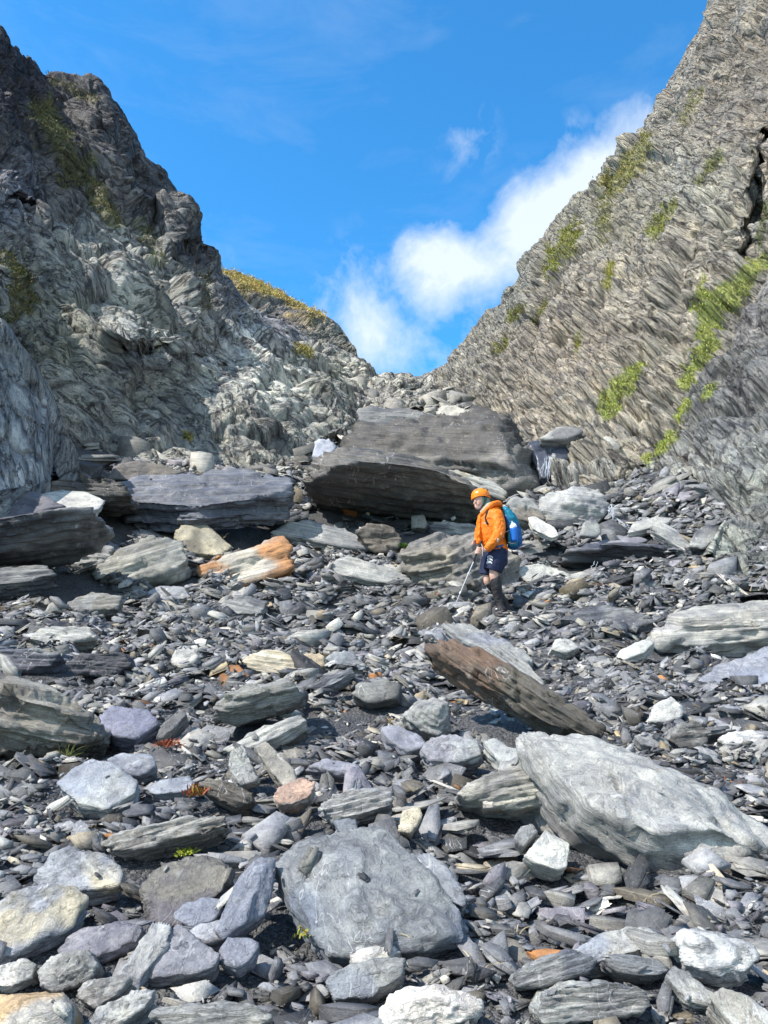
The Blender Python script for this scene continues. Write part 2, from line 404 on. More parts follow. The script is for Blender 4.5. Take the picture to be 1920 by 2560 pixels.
    wu = pu + 40 * fbm(V * .8, 3, seed=seed + 40); wv = pv + 40 * fbm(V * .8 + 9, 3, seed=seed + 41)
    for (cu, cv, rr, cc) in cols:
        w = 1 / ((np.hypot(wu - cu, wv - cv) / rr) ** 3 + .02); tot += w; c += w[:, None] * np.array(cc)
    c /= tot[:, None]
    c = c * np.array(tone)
    c *= (1 + .38 * fbm(q2 * np.array([.5, .8, 2.5]), 3, seed=seed + 50) + .22 * mid)[:, None]
    # moss and grass
    mk = np.zeros(len(V)); nz = fbm(V * 2.2, 4, seed=seed + 60)
    for (pts, mc, dens) in moss:
        sd = segdist(pu, pv, pts)
        a = np.clip((1.15 + nz * 1.5 - sd) * 2.5, 0, 1) * dens
        cc = np.array(mc)[None] * (1 + .35 * fbm(V * 5, 2, seed=seed + 61))[:, None]
        c = c * (1 - a[:, None] * .85) + cc * a[:, None] * .85
        idx = np.nonzero((a > .35) & (RNG.random(len(V)) < .30 * a))[0]
        for i in idx: GRASS.append((V[i], N[i], mc, V[i][1]))
        mk = np.maximum(mk, a)
    lc = q + (q2 - q) * .35
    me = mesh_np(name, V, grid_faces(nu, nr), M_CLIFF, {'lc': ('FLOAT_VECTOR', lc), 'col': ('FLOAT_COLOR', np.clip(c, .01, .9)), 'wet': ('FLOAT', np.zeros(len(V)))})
    o = link(name, me, kind='structure')
    return o

GREYL = (.20, .205, .205); PALE = (.33, .33, .31); DARKP = (.085, .078, .092); DKP_SHADE = (.06, .053, .063); BROWN = (.15, .135, .11); BLUEP = (.27, .29, .33)
OLIVE = (.15, .145, .055); LIME = (.34, .38, .09); GOLD = (.36, .27, .08)
# left cliff: base line along the scree, ridge line against the sky (overview pixels, depth in metres)
LB = [(0, -260, 1080, 9.5), (.12, 0, 1062, 13.2), (.25, 150, 1050, 15), (.38, 330, 1030, 16.2), (.5, 470, 1015, 17), (.62, 600, 1000, 17.6), (.7, 660, 975, 18.6), (.8, 720, 930, 21.5), (.9, 800, 905, 25), (1, 915, 880, 31)]
LR = [(0, -330, 800, 13), (.06, -120, 330, 18), (.12, 0, 60, 23), (.16, 45, 112, 24), (.20, 90, 152, 25), (.24, 130, 168, 26), (.28, 195, 172, 27), (.31, 235, 195, 27.5), (.335, 262, 232, 28), (.36, 280, 262, 28), (.385, 297, 300, 28.5),
      (.41, 315, 340, 29), (.44, 350, 360, 29.5), (.47, 378, 400, 30), (.50, 405, 445, 30.5), (.53, 428, 480, 31), (.555, 436, 525, 31.5), (.58, 455, 560, 32), (.61, 490, 595, 33), (.66, 525, 640, 34), (.71, 570, 675, 35),
      (.77, 640, 720, 36), (.84, 700, 745, 36.5), (.92, 770, 795, 37), (1, 925, 850, 38)]
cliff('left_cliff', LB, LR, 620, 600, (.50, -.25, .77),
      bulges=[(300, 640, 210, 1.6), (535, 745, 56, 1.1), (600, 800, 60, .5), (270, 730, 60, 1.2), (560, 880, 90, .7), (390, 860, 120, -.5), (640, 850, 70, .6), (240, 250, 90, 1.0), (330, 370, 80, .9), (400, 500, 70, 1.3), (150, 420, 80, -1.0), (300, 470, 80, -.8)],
      cols=[(40, 160, 170, DKP_SHADE), (180, 290, 90, (.10, .095, .10)), (230, 230, 90, (.085, .078, .085)), (330, 420, 90, (.11, .105, .11)), (420, 530, 70, (.07, .07, .078)), (130, 420, 110, (0.203, 0.196, 0.203)), (50, 400, 80, (0.203, 0.209, 0.257)),  # upper left: dark purple rock, darkened further to stand in for shade
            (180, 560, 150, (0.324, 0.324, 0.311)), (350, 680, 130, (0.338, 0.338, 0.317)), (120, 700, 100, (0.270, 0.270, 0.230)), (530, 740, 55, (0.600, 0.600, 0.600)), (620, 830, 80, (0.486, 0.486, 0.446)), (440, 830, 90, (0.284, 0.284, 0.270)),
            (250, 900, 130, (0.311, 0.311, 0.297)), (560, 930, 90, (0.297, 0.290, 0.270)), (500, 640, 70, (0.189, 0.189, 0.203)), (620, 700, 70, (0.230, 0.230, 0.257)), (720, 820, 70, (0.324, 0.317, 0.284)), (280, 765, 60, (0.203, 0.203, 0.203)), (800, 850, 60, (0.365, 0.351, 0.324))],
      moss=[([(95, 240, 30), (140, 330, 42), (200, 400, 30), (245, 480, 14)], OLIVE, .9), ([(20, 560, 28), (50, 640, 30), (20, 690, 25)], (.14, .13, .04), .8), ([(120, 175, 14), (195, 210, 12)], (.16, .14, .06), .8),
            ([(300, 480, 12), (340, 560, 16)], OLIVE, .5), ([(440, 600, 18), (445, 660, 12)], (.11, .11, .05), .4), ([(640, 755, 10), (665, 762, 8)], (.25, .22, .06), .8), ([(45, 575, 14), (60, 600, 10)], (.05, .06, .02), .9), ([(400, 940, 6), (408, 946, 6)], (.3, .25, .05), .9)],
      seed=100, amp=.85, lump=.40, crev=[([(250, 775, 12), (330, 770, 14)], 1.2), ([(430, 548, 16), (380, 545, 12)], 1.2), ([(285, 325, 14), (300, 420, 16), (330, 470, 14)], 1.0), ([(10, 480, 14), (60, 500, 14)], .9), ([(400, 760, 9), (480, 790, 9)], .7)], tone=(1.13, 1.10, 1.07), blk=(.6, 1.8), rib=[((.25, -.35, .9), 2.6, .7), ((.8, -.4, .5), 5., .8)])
# smooth pale bluish buttress at the left edge
cliff('left_buttress', [(0, -330, 1090, 7.6), (.5, -60, 1060, 9.6), (.8, 60, 1045, 10.8), (1, 112, 1038, 11.8)],
      [(0, -330, 900, 9.5), (.35, -120, 690, 10.6), (.6, 0, 690, 11.6), (.75, 55, 760, 12.2), (.88, 100, 850, 12.6), (.96, 118, 950, 12.9), (1, 114, 1010, 12.9)],
      260, 220, (.85, -.35, .42), cols=[(40, 900, 100, (.35, .35, .365)), (80, 780, 60, (.30, .30, .30)), (20, 1020, 80, (.36, .365, .38))], amp=.30, seed=300, back=3.0, foot=1.2, ref=(0, 0, 1), fin=.7)
# far hill with golden tussock
cliff('far_hill', [(0, 430, 760, 44), (.5, 640, 800, 46), (1, 800, 845, 47)],
      [(0, 400, 585, 58), (.25, 503, 594, 58), (.38, 560, 610, 58), (.5, 625, 640, 58), (.6, 690, 672, 58), (.7, 720, 690, 57), (.78, 742, 715, 56), (.88, 762, 745, 54), (.95, 776, 775, 52), (1, 783, 800, 50)],
      260, 200, (-.3, -.2, .93), cols=[(600, 690, 60, (.17, .165, .18)), (740, 740, 60, (.2, .2, .19)), (550, 600, 30, (.33, .25, .09)), (640, 655, 28, (.34, .25, .09)), (690, 680, 20, (.3, .23, .09))],
      moss=[([(480, 586, 10), (540, 608, 13), (600, 634, 13), (650, 658, 9), (700, 678, 6)], (.50, .39, .13), 1.0)], amp=1.0, tone=(1.3, 1.22, 1.1), seed=500, back=30, foot=6, blk=(.35, .9))
# right cliff
cliff('right_cliff', [(0, 905, 850, 39), (.15, 960, 880, 33), (.3, 1060, 905, 25), (.45, 1160, 960, 18.5), (.55, 1200, 1010, 16.5), (.7, 1400, 1060, 15), (.85, 1600, 1080, 14), (1, 1950, 1080, 11)],
      [(0, 912, 842, 44), (.05, 925, 815, 44), (.10, 960, 782, 44), (.15, 990, 745, 44), (.19, 1020, 705, 43.5), (.225, 1045, 672, 43), (.25, 1075, 655, 42.5), (.29, 1110, 610, 42), (.33, 1145, 560, 41), (.37, 1180, 505, 40), (.40, 1205, 462, 39.5),
       (.44, 1240, 425, 39), (.48, 1290, 385, 38), (.52, 1320, 345, 37.5), (.56, 1365, 300, 37), (.6, 1395, 255, 36), (.64, 1430, 195, 35.5), (.68, 1465, 145, 35), (.72, 1500, 85, 34), (.76, 1525, 25, 33.5), (.80, 1545, -30, 33), (.9, 1640, -180, 31), (1, 1900, -380, 27)],
      640, 640, (.60, -.42, .68),
      bulges=[(1180, 620, 70, 1.2), (1330, 420, 60, -1.2), (1300, 640, 90, 1.5), (1500, 440, 90, 1.6), (1440, 600, 80, 1.2), (1450, 200, 80, 1.2), (1250, 900, 80, 1.0), (1290, 1000, 90, 1.4)],
      cols=[(1480, 120, 140, (.33, .30, .27)), (1300, 450, 100, (.31, .295, .25)), (1100, 650, 80, (.27, .27, .25)), (1200, 750, 130, (.37, .335, .30)), (1450, 550, 120, (.37, .345, .31)), (1500, 400, 70, (.38, .375, .35)),
            (1020, 800, 70, (.31, .30, .28)), (1300, 950, 130, (.35, .325, .29)), (1600, 200, 90, (.29, .26, .235)), (1560, 900, 100, (.29, .28, .265))],
      moss=[([(1395, 300, 14), (1370, 350, 26), (1320, 400, 18)], (.27, .25, .07), .85), ([(1310, 420, 16), (1300, 500, 14)], (.22, .21, .06), .6), ([(1240, 500, 18), (1200, 560, 20), (1190, 600, 8)], (.24, .24, .05), .9),
            ([(1450, 440, 12), (1410, 500, 14)], (.24, .25, .05), .8), ([(1550, 340, 12), (1510, 390, 10)], (.2, .21, .05), .8), ([(1320, 570, 6), (1310, 620, 8)], (.28, .27, .04), .9), ([(1125, 665, 8), (1105, 690, 8)], (.2, .2, .05), .8),
            ([(1380, 790, 12), (1340, 840, 24), (1312, 890, 20)], LIME, 1.0), ([(1655, 560, 16), (1600, 610, 26), (1540, 655, 34), (1530, 720, 18), (1510, 770, 22), (1490, 830, 18)], LIME, 1.0), ([(1160, 690, 7), (1180, 650, 5)], (.2, .2, .05), .7),
            ([(1090, 740, 9), (1070, 760, 6)], (.22, .22, .06), .7), ([(1250, 730, 5), (1245, 760, 5)], (.25, .25, .05), .8), ([(1500, 200, 14), (1480, 260, 12)], (.24, .22, .08), .5), ([(1655, 440, 10), (1640, 540, 8)], (.1, .13, .03), .8)],
      seed=200, amp=.9, lump=.42, crev=[([(1662, 280, 10), (1640, 380, 16), (1634, 470, 18), (1612, 560, 12)], 2.2), ([(1330, 395, 14), (1322, 425, 12)], .9)], tone=(1.20, 1.14, 1.06), ref=(.3, 0, 1), fin=.9, rib=[((.566, -.8, -.1), 3.2, .45), ((.6, -.42, .68), 3.6, .3)])
# nearer right buttress, its edge marked by the strip of moss
cliff('right_buttress', [(0, 1185, 1000, 16), (.12, 1200, 1035, 15.2), (.3, 1330, 1118, 13.2), (.5, 1450, 1120, 12.4), (.75, 1600, 1115, 11.4), (1, 1900, 1130, 9.6)],
      [(0, 1200, 985, 17.2), (.1, 1270, 958, 17.6), (.18, 1330, 965, 17.4), (.26, 1385, 1000, 17), (.34, 1440, 955, 17.2), (.44, 1475, 870, 17.6), (.54, 1535, 775, 18), (.64, 1590, 690, 18.4), (.74, 1640, 590, 18.8), (.84, 1665, 480, 19.2), (1, 1900, 250, 19)],
      420, 360, (.52, -.45, .72), cols=[(1300, 1040, 90, (.33, .31, .275)), (1450, 1020, 90, (.30, .295, .275)), (1580, 850, 110, (.22, .215, .21)), (1600, 1020, 80, (.30, .305, .29)), (1620, 700, 80, (.24, .225, .215))],
      moss=[([(1475, 878, 15), (1455, 925, 20), (1420, 960, 22), (1385, 995, 16)], LIME, 1.0), ([(1540, 835, 8), (1520, 860, 6)], LIME, .6)],
      bulges=[(1560, 1010, 70, .8), (1290, 1030, 70, .6), (1520, 900, 60, .7)], amp=.6, seed=230, back=5, foot=2.0, ref=(.3, 0, 1), blk=(.8, 2.2), fin=1.1, tone=(1.12, 1.12, 1.14), rib=[((.7, -.45, .55), 1.5, .3)])
# low mound at the right edge
cliff('right_mound', [(0, 1525, 1225, 9.9), (.3, 1560, 1275, 9.3), (.6, 1680, 1285, 9.0), (1, 1900, 1300, 8.4)],
      [(0, 1535, 1180, 10.4), (.15, 1560, 1130, 11.0), (.3, 1600, 1100, 11.4), (.5, 1660, 1080, 11.6), (1, 1900, 1050, 11.6)],
      200, 140, (.3, -.5, .8), cols=[(1600, 1180, 60, (.27, .275, .26)), (1640, 1100, 50, (.20, .2, .2))], amp=.35, seed=260, back=3, foot=1.0, blk=(1.2, 3))

def make_cliff_grass():
    n = len(GRASS)
    if n > 45000:
        idx = RNG.choice(n, 45000, replace=False); gr = [GRASS[i] for i in idx]
    else: gr = GRASS
    k = 4
    A = np.repeat(np.array([a[0] for a in gr]), k, 0); N = np.repeat(np.array([a[1] for a in gr]), k, 0); C = np.repeat(np.array([a[2] for a in gr]), k, 0); Dp = np.repeat(np.array([a[3] for a in gr]), k, 0)
    m = len(A); A = A + RNG.normal(0, .05, (m, 3)) * (Dp / 20)[:, None]
    up = unit(N * .6 + np.array([0, 0, .7]) + RNG.normal(0, .5, (m, 3)))
    side = unit(np.cross(up, RNG.normal(0, 1, (m, 3))))
    L = (RNG.uniform(.03, .085, m) * Dp / 20)[:, None]; w = L * .22
    V = np.stack([A - side * w, A + side * w, A + up * L * .6 + side * w * .7 + N * L * .15, A + up * L + np.array([0, 0, -.15]) * L], 1).reshape(-1, 3)
    F = np.arange(4 * m).reshape(-1, 4)
    C = C * RNG.uniform(.75, 1.4, (m, 1)); C[:, 0] *= RNG.uniform(.8, 1.25, m)
    link('grass', mesh_np('grass', V, F, M_VEG, {'col': ('FLOAT_COLOR', np.repeat(C, 4, 0))}), kind='stuff', label='green and golden grass and moss growing in the cracks of the cliffs', cat='grass')
make_cliff_grass()
print('cliffs', round(time.time() - T0, 1))

# ------------------------------------------------------------------ stones
def ico(level):
    bm = bmesh.new(); bmesh.ops.create_icosphere(bm, subdivisions=level, radius=1.0)
    V = np.array([v.co[:] for v in bm.verts]); F = np.array([[v.index for v in f.verts] for f in bm.faces]); bm.free()
    return unit(V), F
ICO = {k: ico(k) for k in (3, 4, 5, 6)}
def hull_planes(pts):
    bm = bmesh.new()
    for p in pts: bm.verts.new(p)
    r = bmesh.ops.convex_hull(bm, input=bm.verts)
    bmesh.ops.delete(bm, geom=[x for x in r['geom_interior'] if isinstance(x, bmesh.types.BMVert)], context='VERTS')
    bm.normal_update()
    pl = [(tuple(f.normal), f.verts[0].co.dot(f.normal)) for f in bm.faces if f.calc_area() > 1e-12]
    c = np.mean([v.co[:] for v in bm.verts], 0)
    bm.free()
    N = np.array([p[0] for p in pl]); H = np.array([p[1] for p in pl])
    flip = (N @ c - H) > 0
    N[flip] *= -1; H[flip] *= -1
    return N, H
def rock_from_points(pts, sn, level=4, seed=0, chips=14, rough=1.0, lam=1.0, blunt=.008, fac=1.0):
    """Closed stone: the convex body of pts, corners chipped, then cleavage layers and rough breaks cut into it."""
    rg = np.random.default_rng(seed + 1000)
    pts = np.asarray(pts, float); c0 = pts.mean(0); q = pts - c0
    U_, S_, Vt = np.linalg.svd(q, full_matrices=False); ext = (q @ Vt.T); sc = np.maximum(ext.max(0) - ext.min(0), 1e-3) / 2
    mid = (ext.max(0) + ext.min(0)) / 2
    w = (ext - mid) / sc
    L = float(sc.max() * 2); tmin = float(sc.min() * 2)
    N, H = hull_planes(w)
    if chips:
        cn = unit(rg.normal(0, 1, (chips, 3))); ch = (w @ cn.T).max(0) * rg.uniform(.86, .985, chips)
        N = np.concatenate([N, cn]); H = np.concatenate([H, ch])
    H = np.maximum(H, .05)
    Dv, F = ICO[level]
    dt = Dv @ N.T
    r = np.where(dt > 1e-4, H[None] / np.maximum(dt, 1e-4), 1e9)
    r0 = r.min(1)
    k = 1 / max(blunt, .004)
    rs = r0 - np.log(np.exp(-(r - r0[:, None]).clip(0, 30) * k).sum(1)) / k
    Vw = Dv * rs[:, None]
    V = (Vw * sc + mid) @ Vt
    if np.linalg.det(Vt) < 0: F = F[:, ::-1]
    # outward normals
    a, b, c = V[F[:, 0]], V[F[:, 1]], V[F[:, 2]]
    fn = np.cross(b - a, c - a); Nn = np.zeros_like(V)
    for i in range(3): np.add.at(Nn, F[:, i], fn)
    Nn = unit(Nn)
    if (Nn * V).sum() < 0: Nn = -Nn; F = F[:, ::-1]
    Fm = frame(sn); qs = V @ Fm.T; Ns = Nn @ Fm.T
    off = rg.uniform(-50, 50, 3); qo = qs + off
    s0 = (L * tmin) ** .5
    side = np.clip(1 - Ns[:, 2] ** 2, 0, 1) ** .5
    big, _ = facets(qo / L * np.array([2.2, 2.8, 5.0]), seed)
    sm, _ = facets(qo / L * np.array([6, 7, 16.]), seed + 3)
    t1 = min(max(s0 * .11, tmin * .10), .12); sA = min(s0, 1.1)
    l1 = lamina(qo, t1, 1.0, seed + 1); l2 = lamina(qo * 1.3 + 3, t1 * .4, 1.0, seed + 2)
    fb = fbm(qo / L * np.array([5, 5, 11]), 4, seed=seed + 6)
    fb2 = fbm(qo / L * np.array([22, 22, 50]), 2, seed=seed + 7)
    d = s0 * (big * .016 * fac + sm * .020 * fac) + side * sA * (l1 * .095 + l2 * .05) * lam + (1 - side) * sA * (l1 * .02 + l2 * .014) * lam + fb * sA * .035 * rough * (.35 + .65 * side) + fb2 * sA * .018 * rough + sA * .03 * fbm(qo * np.array([2.2, 2.2, 7]), 3, seed=seed + 8) * min(1, max(0, L - .7))
    V = V + Nn * d[:, None]
    # terraces on faces that run nearly along the cleavage
    qs = V @ Fm.T; wv = (qs[:, 2] + off[2]) / t1 + .6 * fbm(qo / L * 3, 2, seed=seed + 9)
    tr = wv - np.floor(wv); step = np.clip((tr - .5) * 4 + .5, 0, 1) - tr
    V = V + Fm[2] * (step * t1 * .55 * lam * (1 - side * .5))[:, None]
    return V + c0, F, (V @ Fm.T + off)

def stone_colors(V, lc, base, second=None, seed=0, var=.22, amt=.5, split=0.0, scl=1.0):
    c = np.tile(np.array(base, float), (len(V), 1))
    n = fbm(lc / scl * np.array([2.5, 2.5, 6.]), 4, seed=seed + 70)
    if second is not None:
        m = np.clip((fbm(lc / scl * np.array([1.6, 1.6, 3.]) + 4, 3, seed=seed + 71) + split) * 4 + .5, 0, 1)[:, None] * amt * 2
        m = np.clip(m, 0, 1)
        c = c * (1 - m) + np.array(second) * m
    return np.clip(c * .95 * (1 + var * n[:, None]), .008, .85)

# overall stone colours
SL = (.235, .243, .26)      # blue grey slate
SD = (.085, .09, .105)      # dark slate
SPL = (.36, .36, .34)        # pale weathered
SG = (.25, .255, .25)       # mid grey
SB = (.15, .135, .115)      # brownish
SV = (.195, .193, .22)       # violet slate
SW = (.66, .64, .60)        # quartz
SR = (.45, .21, .08)        # rust
SO = (.55, .24, .06)        # orange
ST = (.45, .40, .30)        # tan
SBK = (.05, .052, .062)     # almost black
HERO = []                                        # for the labels: (object, centre px, size px, short name)
H_OBJ = []
def add_stone(name, label, cat, V, F, lc, colr, wet=0.0, mat=None, group=None):
    org = np.array([V[:, 0].mean(), V[:, 1].mean(), V[:, 2].min()])
    wv = np.full(len(V), wet) if np.isscalar(wet) else wet
    dist = max(2.5, float(org[1])); lc = lc * min(1., (3.2 / dist) ** .8)
    me = mesh_np(name, V - org, F, mat or M_STONE, {'lc': ('FLOAT_VECTOR', lc), 'col': ('FLOAT_COLOR', colr), 'wet': ('FLOAT', wv)})
    o = link(name, me, loc=org, label=label, cat=cat, group=group)
    H_OBJ.append((o, V))
    return o
def hero(name, label, outline, k=1.0, m=0.0, th=.15, ridge=(), c=SL, c2=None, amt=.5, level=5, sn=None, strike=0, seed=None, d=None, dz=0., lam=1., rough=1., chips=2, wet=0., fac=1., cat=None, short=None, shrink=.9, split=0., var=.22, blunt=.008, under=0.):
    """outline: overview pixels of the visible face; k: how far the face leans back (dy per dz); m: how it turns to the side;
    ridge: (u, v, metres pushed out of the face); th: thickness behind the face; strike: tilt of the cleavage lines in degrees."""
    seed = seed if seed is not None else len(H_OBJ) * 7 + 3
    U = np.array([p[0] for p in outline]) * O; Vv = np.array([p[1] for p in outline]) * O
    ib = np.argmax(Vv); uc = U.mean(); vb = Vv.max()
    if d is None:
        d = ground_d(U[ib], min(vb, 2700)) * .968 + dz; th = th + .03 * d / 3
    f0 = P(uc, vb, d)
    # face plane through f0: direction up the face (0, k, 1), direction along it (1, m, 0)
    n = unit(np.cross(np.array([1, m, 0.]), np.array([0, k, 1.])))          # points to the camera (-y)
    if n[1] > 0: n = -n
    dr = P(U, Vv, 1.0); den = dr @ n
    den = np.where(np.abs(den) < .08, -.08, den)
    pts = dr * ((f0 @ n) / den)[:, None]
    cen = pts.mean(0)
    bk = n * th if k >= 0 else np.array([0, -th, .12 * th])
    back = cen + (pts - cen) * shrink - bk + np.array([0, under, 0])
    rp = []
    for (ru, rv, pu) in ridge:
        r1 = P(ru * O, rv * O, 1.0); x = r1 * ((f0 @ n) / min(r1 @ n, -.08)); 
        # push towards the camera along the line of sight so that the ridge stays where it is seen
        x = x - unit(x) * (pu / max(.2, abs(unit(x) @ n)))
        rp.append(x)
    allp = np.concatenate([pts, back] + ([np.array(rp)] if rp else []))
    if sn is None: sn_ = n
    else:
        a = R(strike); sn_ = unit(np.array([math.sin(a), 0, math.cos(a)]) * 1.0 + np.array(sn))
    V, F, lc = rock_from_points(allp, sn_, level, seed, chips, rough, lam, blunt, fac)
    L = np.ptp(allp, 0).max()
    o = add_stone(name, label, cat or name.replace('_', ' '), V, F, lc, stone_colors(V, lc, c, c2, seed, var, amt, split, max(L, .2)), wet)
    HERO.append((o, (U.mean(), Vv.mean()), (np.ptp(U), np.ptp(Vv)), short))
    return o

# ---- the stones one can point to, outlines in overview pixels of the face that is seen
def B(*a, **k): return hero('boulder', *a, cat='boulder', **k)
def S(*a, **k): return hero('flat_stone', *a, cat='flat stone', **k)
def T(*a, **k): return hero('stone', *a, cat='stone', **k)
ST0 = (0, -.25, .15)
# big boulders of the middle distance
B('huge dark layered boulder lying topmost across the gully, its right side smooth', [(735, 965), (745, 932), (820, 910), (985, 895), (1045, 886), (1085, 893), (1120, 925), (1152, 990), (1180, 1050), (1170, 1078), (1100, 1085), (1030, 1050), (940, 1030), (860, 1020)],
  k=.75, m=-.1, th=2.0, ridge=[(1080, 925, .75), (1105, 1010, .75), (950, 960, .3), (1000, 1010, .3)], c=(.075, .071, .067), c2=(.20, .19, .175), amt=.45, level=6, sn=ST0, strike=6, d=15.6, lam=1.9, fac=1.6, short='huge topmost boulder', seed=41, under=.2)
B('large dark slab-like boulder under the huge one, pale at its left end and overhanging', [(650, 1048), (668, 1005), (735, 964), (810, 965), (960, 1010), (1035, 1050), (1048, 1125), (990, 1134), (850, 1108), (705, 1078)],
  k=-.75, m=.05, th=2.0, ridge=[(735, 1000, 1.0), (830, 1000, 1.0), (945, 1016, .85), (690, 1030, .65), (1020, 1052, .6)], c=(.11, .105, .10), c2=(.20, .18, .155), amt=.5, level=6, sn=ST0, strike=10, d=14.2, lam=1.3, short='large overhanging boulder', seed=42, split=-.1)
B('grey boulder with a tan patch right behind the hiker', [(862, 1195), (885, 1168), (945, 1150), (1040, 1153), (1100, 1190), (1128, 1215), (1115, 1290), (1080, 1316), (1000, 1306), (930, 1275), (878, 1232)],
  k=.35, m=.1, th=.9, ridge=[(930, 1195, .35), (1000, 1200, .35), (1010, 1255, .3)], c=(.17, .165, .155), c2=(.25, .225, .18), amt=.35, level=6, sn=(.3, -.3, .1), strike=-35, short='boulder behind the hiker', d=10.7, seed=43)
S('long pale slab wedged between the two biggest boulders above the hiker', [(968, 1014), (1000, 1018), (1062, 1038), (1095, 1064), (1090, 1078), (1060, 1070), (1010, 1040)], k=.4, th=.35, c=SPL, c2=ST, d=14.0, strike=25, sn=ST0, short='wedged pale slab')
B('rounded grey boulder with flowing bands, right of the hiker\'s backpack', [(1162, 1080), (1200, 1060), (1240, 1048), (1290, 1058), (1320, 1085), (1295, 1120), (1250, 1138), (1190, 1132), (1165, 1110)],
  k=.6, th=.9, ridge=[(1230, 1085, .25)], c=(.27, .275, .28), c2=SPL, sn=ST0, strike=8, d=13.0, short='banded grey boulder', wet=.1)
B('grey stone block between the backpack and the banded boulder', [(1095, 1085), (1115, 1073), (1140, 1076), (1175, 1105), (1180, 1122), (1150, 1130), (1110, 1118)], k=.5, th=.5, c=SG, c2=SB, sn=ST0, strike=30, d=12.7)
S('bright white slab slanting down to the right of the backpack', [(1140, 1118), (1155, 1114), (1200, 1140), (1207, 1156), (1192, 1160), (1150, 1140)], k=1.0, th=.12, c=(.50, .49, .45), d=11.9, short='bright white slab by the backpack')
T('upright dark triangular stone fin on the right', [(1252, 1158), (1262, 1128), (1278, 1116), (1292, 1124), (1300, 1150), (1290, 1160)], k=.3, th=.12, c=SD, c2=SG, d=11.8, level=4, short='dark stone fin')
S('long wet dark slab with water dripping from its front edge', [(1208, 1195), (1260, 1180), (1350, 1168), (1440, 1175), (1500, 1195), (1515, 1225), (1480, 1240), (1380, 1222), (1300, 1210), (1215, 1212)],
  k=-.3, th=1.0, ridge=[(1300, 1176, .25), (1420, 1182, .25)], c=(.10, .10, .115), c2=SG, amt=.3, sn=ST0, strike=3, d=11.4, wet=.6, short='dripping wet slab', lam=1.2)
S('log-shaped grey slab leaning down across the wet ledge', [(1405, 1138), (1418, 1127), (1440, 1132), (1480, 1158), (1530, 1196), (1534, 1212), (1518, 1212), (1470, 1178), (1412, 1148)], k=.8, th=.16, c=SG, c2=SPL, sn=ST0, strike=33, d=11.2, short='log-shaped slab')
S('pale slab on the right above the wet ledge', [(1355, 1150), (1370, 1128), (1420, 1114), (1455, 1118), (1440, 1130), (1400, 1140)], k=1.5, th=.14, c=SPL, d=12.0)
S('violet grey slab lying above the wet ledge', [(1270, 1176), (1320, 1158), (1365, 1152), (1400, 1165), (1380, 1176)], k=1.6, th=.14, c=SV, d=11.8, level=4)
T('dark angular block beside the right rock mound', [(1490, 1180), (1500, 1150), (1530, 1130), (1556, 1140), (1545, 1165), (1520, 1185)], k=.7, th=.3, c=SD, c2=SG, d=11.0, level=4)
S('pale oval slab just right of the hiker\'s knees', [(1112, 1240), (1130, 1222), (1175, 1218), (1225, 1235), (1245, 1252), (1200, 1258), (1140, 1256)], k=.9, th=.22, c=(.38, .38, .35), c2=SB, amt=.4, d=10.9, short='pale oval slab')
S('long pale slab between the oval slab and the big grey one', [(1222, 1240), (1260, 1235), (1320, 1255), (1352, 1272), (1340, 1284), (1290, 1272), (1240, 1262)], k=1.0, th=.16, c=(.38, .38, .36), c2=SG, d=10.7)
B('big smooth brownish grey slab below the dripping ledge', [(1305, 1252), (1350, 1230), (1440, 1222), (1480, 1240), (1515, 1290), (1460, 1296), (1400, 1300), (1340, 1270)], k=1.4, th=.35, c=(.22, .21, .195), c2=SB, d=10.4, short='big smooth slab')
S('wet bluish slab at the hiker\'s right', [(1135, 1292), (1150, 1268), (1220, 1258), (1275, 1270), (1260, 1290), (1200, 1304)], k=1.4, th=.2, c=(.25, .27, .30), wet=.15, d=10.5)
S('wet dark blue flat slab near the right rock mound', [(1485, 1250), (1500, 1240), (1580, 1240), (1600, 1252), (1570, 1262), (1500, 1262)], k=1.6, th=.25, c=(.09, .095, .12), wet=.8, d=9.9, short='flat wet slab')
B('dark wet boulder under the right rock mound', [(1500, 1270), (1560, 1256), (1610, 1268), (1612, 1290), (1560, 1300), (1510, 1292)], k=.6, th=.4, c=SD, wet=.5, d=9.7, level=4)
B('large pale striped boulder at the right edge', [(1418, 1360), (1440, 1325), (1500, 1304), (1600, 1296), (1700, 1300), (1800, 1330), (1790, 1385), (1680, 1378), (1600, 1362), (1500, 1392), (1430, 1385)],
  k=1.1, th=.6, ridge=[(1480, 1345, .10), (1620, 1340, .12)], c=(.37, .365, .34), c2=(.26, .25, .23), amt=.5, level=6, sn=ST0, strike=-4, short='pale striped boulder', wet=0)
S('large smooth blue slab at the right edge below the striped boulder', [(1490, 1462), (1560, 1432), (1640, 1395), (1720, 1380), (1800, 1400), (1790, 1480), (1680, 1492), (1580, 1490)], k=1.7, th=.3, c=(.22, .235, .28), c2=SPL, amt=.2, level=5, short='smooth blue slab')
B('huge pale contorted boulder filling the lower right', [(1105, 1590), (1150, 1574), (1210, 1582), (1290, 1592), (1420, 1650), (1560, 1712), (1640, 1770), (1740, 1850), (1740, 1900), (1600, 1905), (1480, 1875), (1330, 1805), (1235, 1745), (1205, 1680), (1195, 1630)],
  k=1.2, m=.2, th=.8, ridge=[(1300, 1650, .10), (1420, 1700, .14), (1560, 1790, .16), (1280, 1740, .10), (1400, 1800, .14)], c=(.35, .35, .335), c2=(.16, .155, .145), amt=.5, level=6, short='huge pale boulder', seed=44, dz=.18, fac=.9, rough=.9, lam=.7, chips=14, split=-.02)
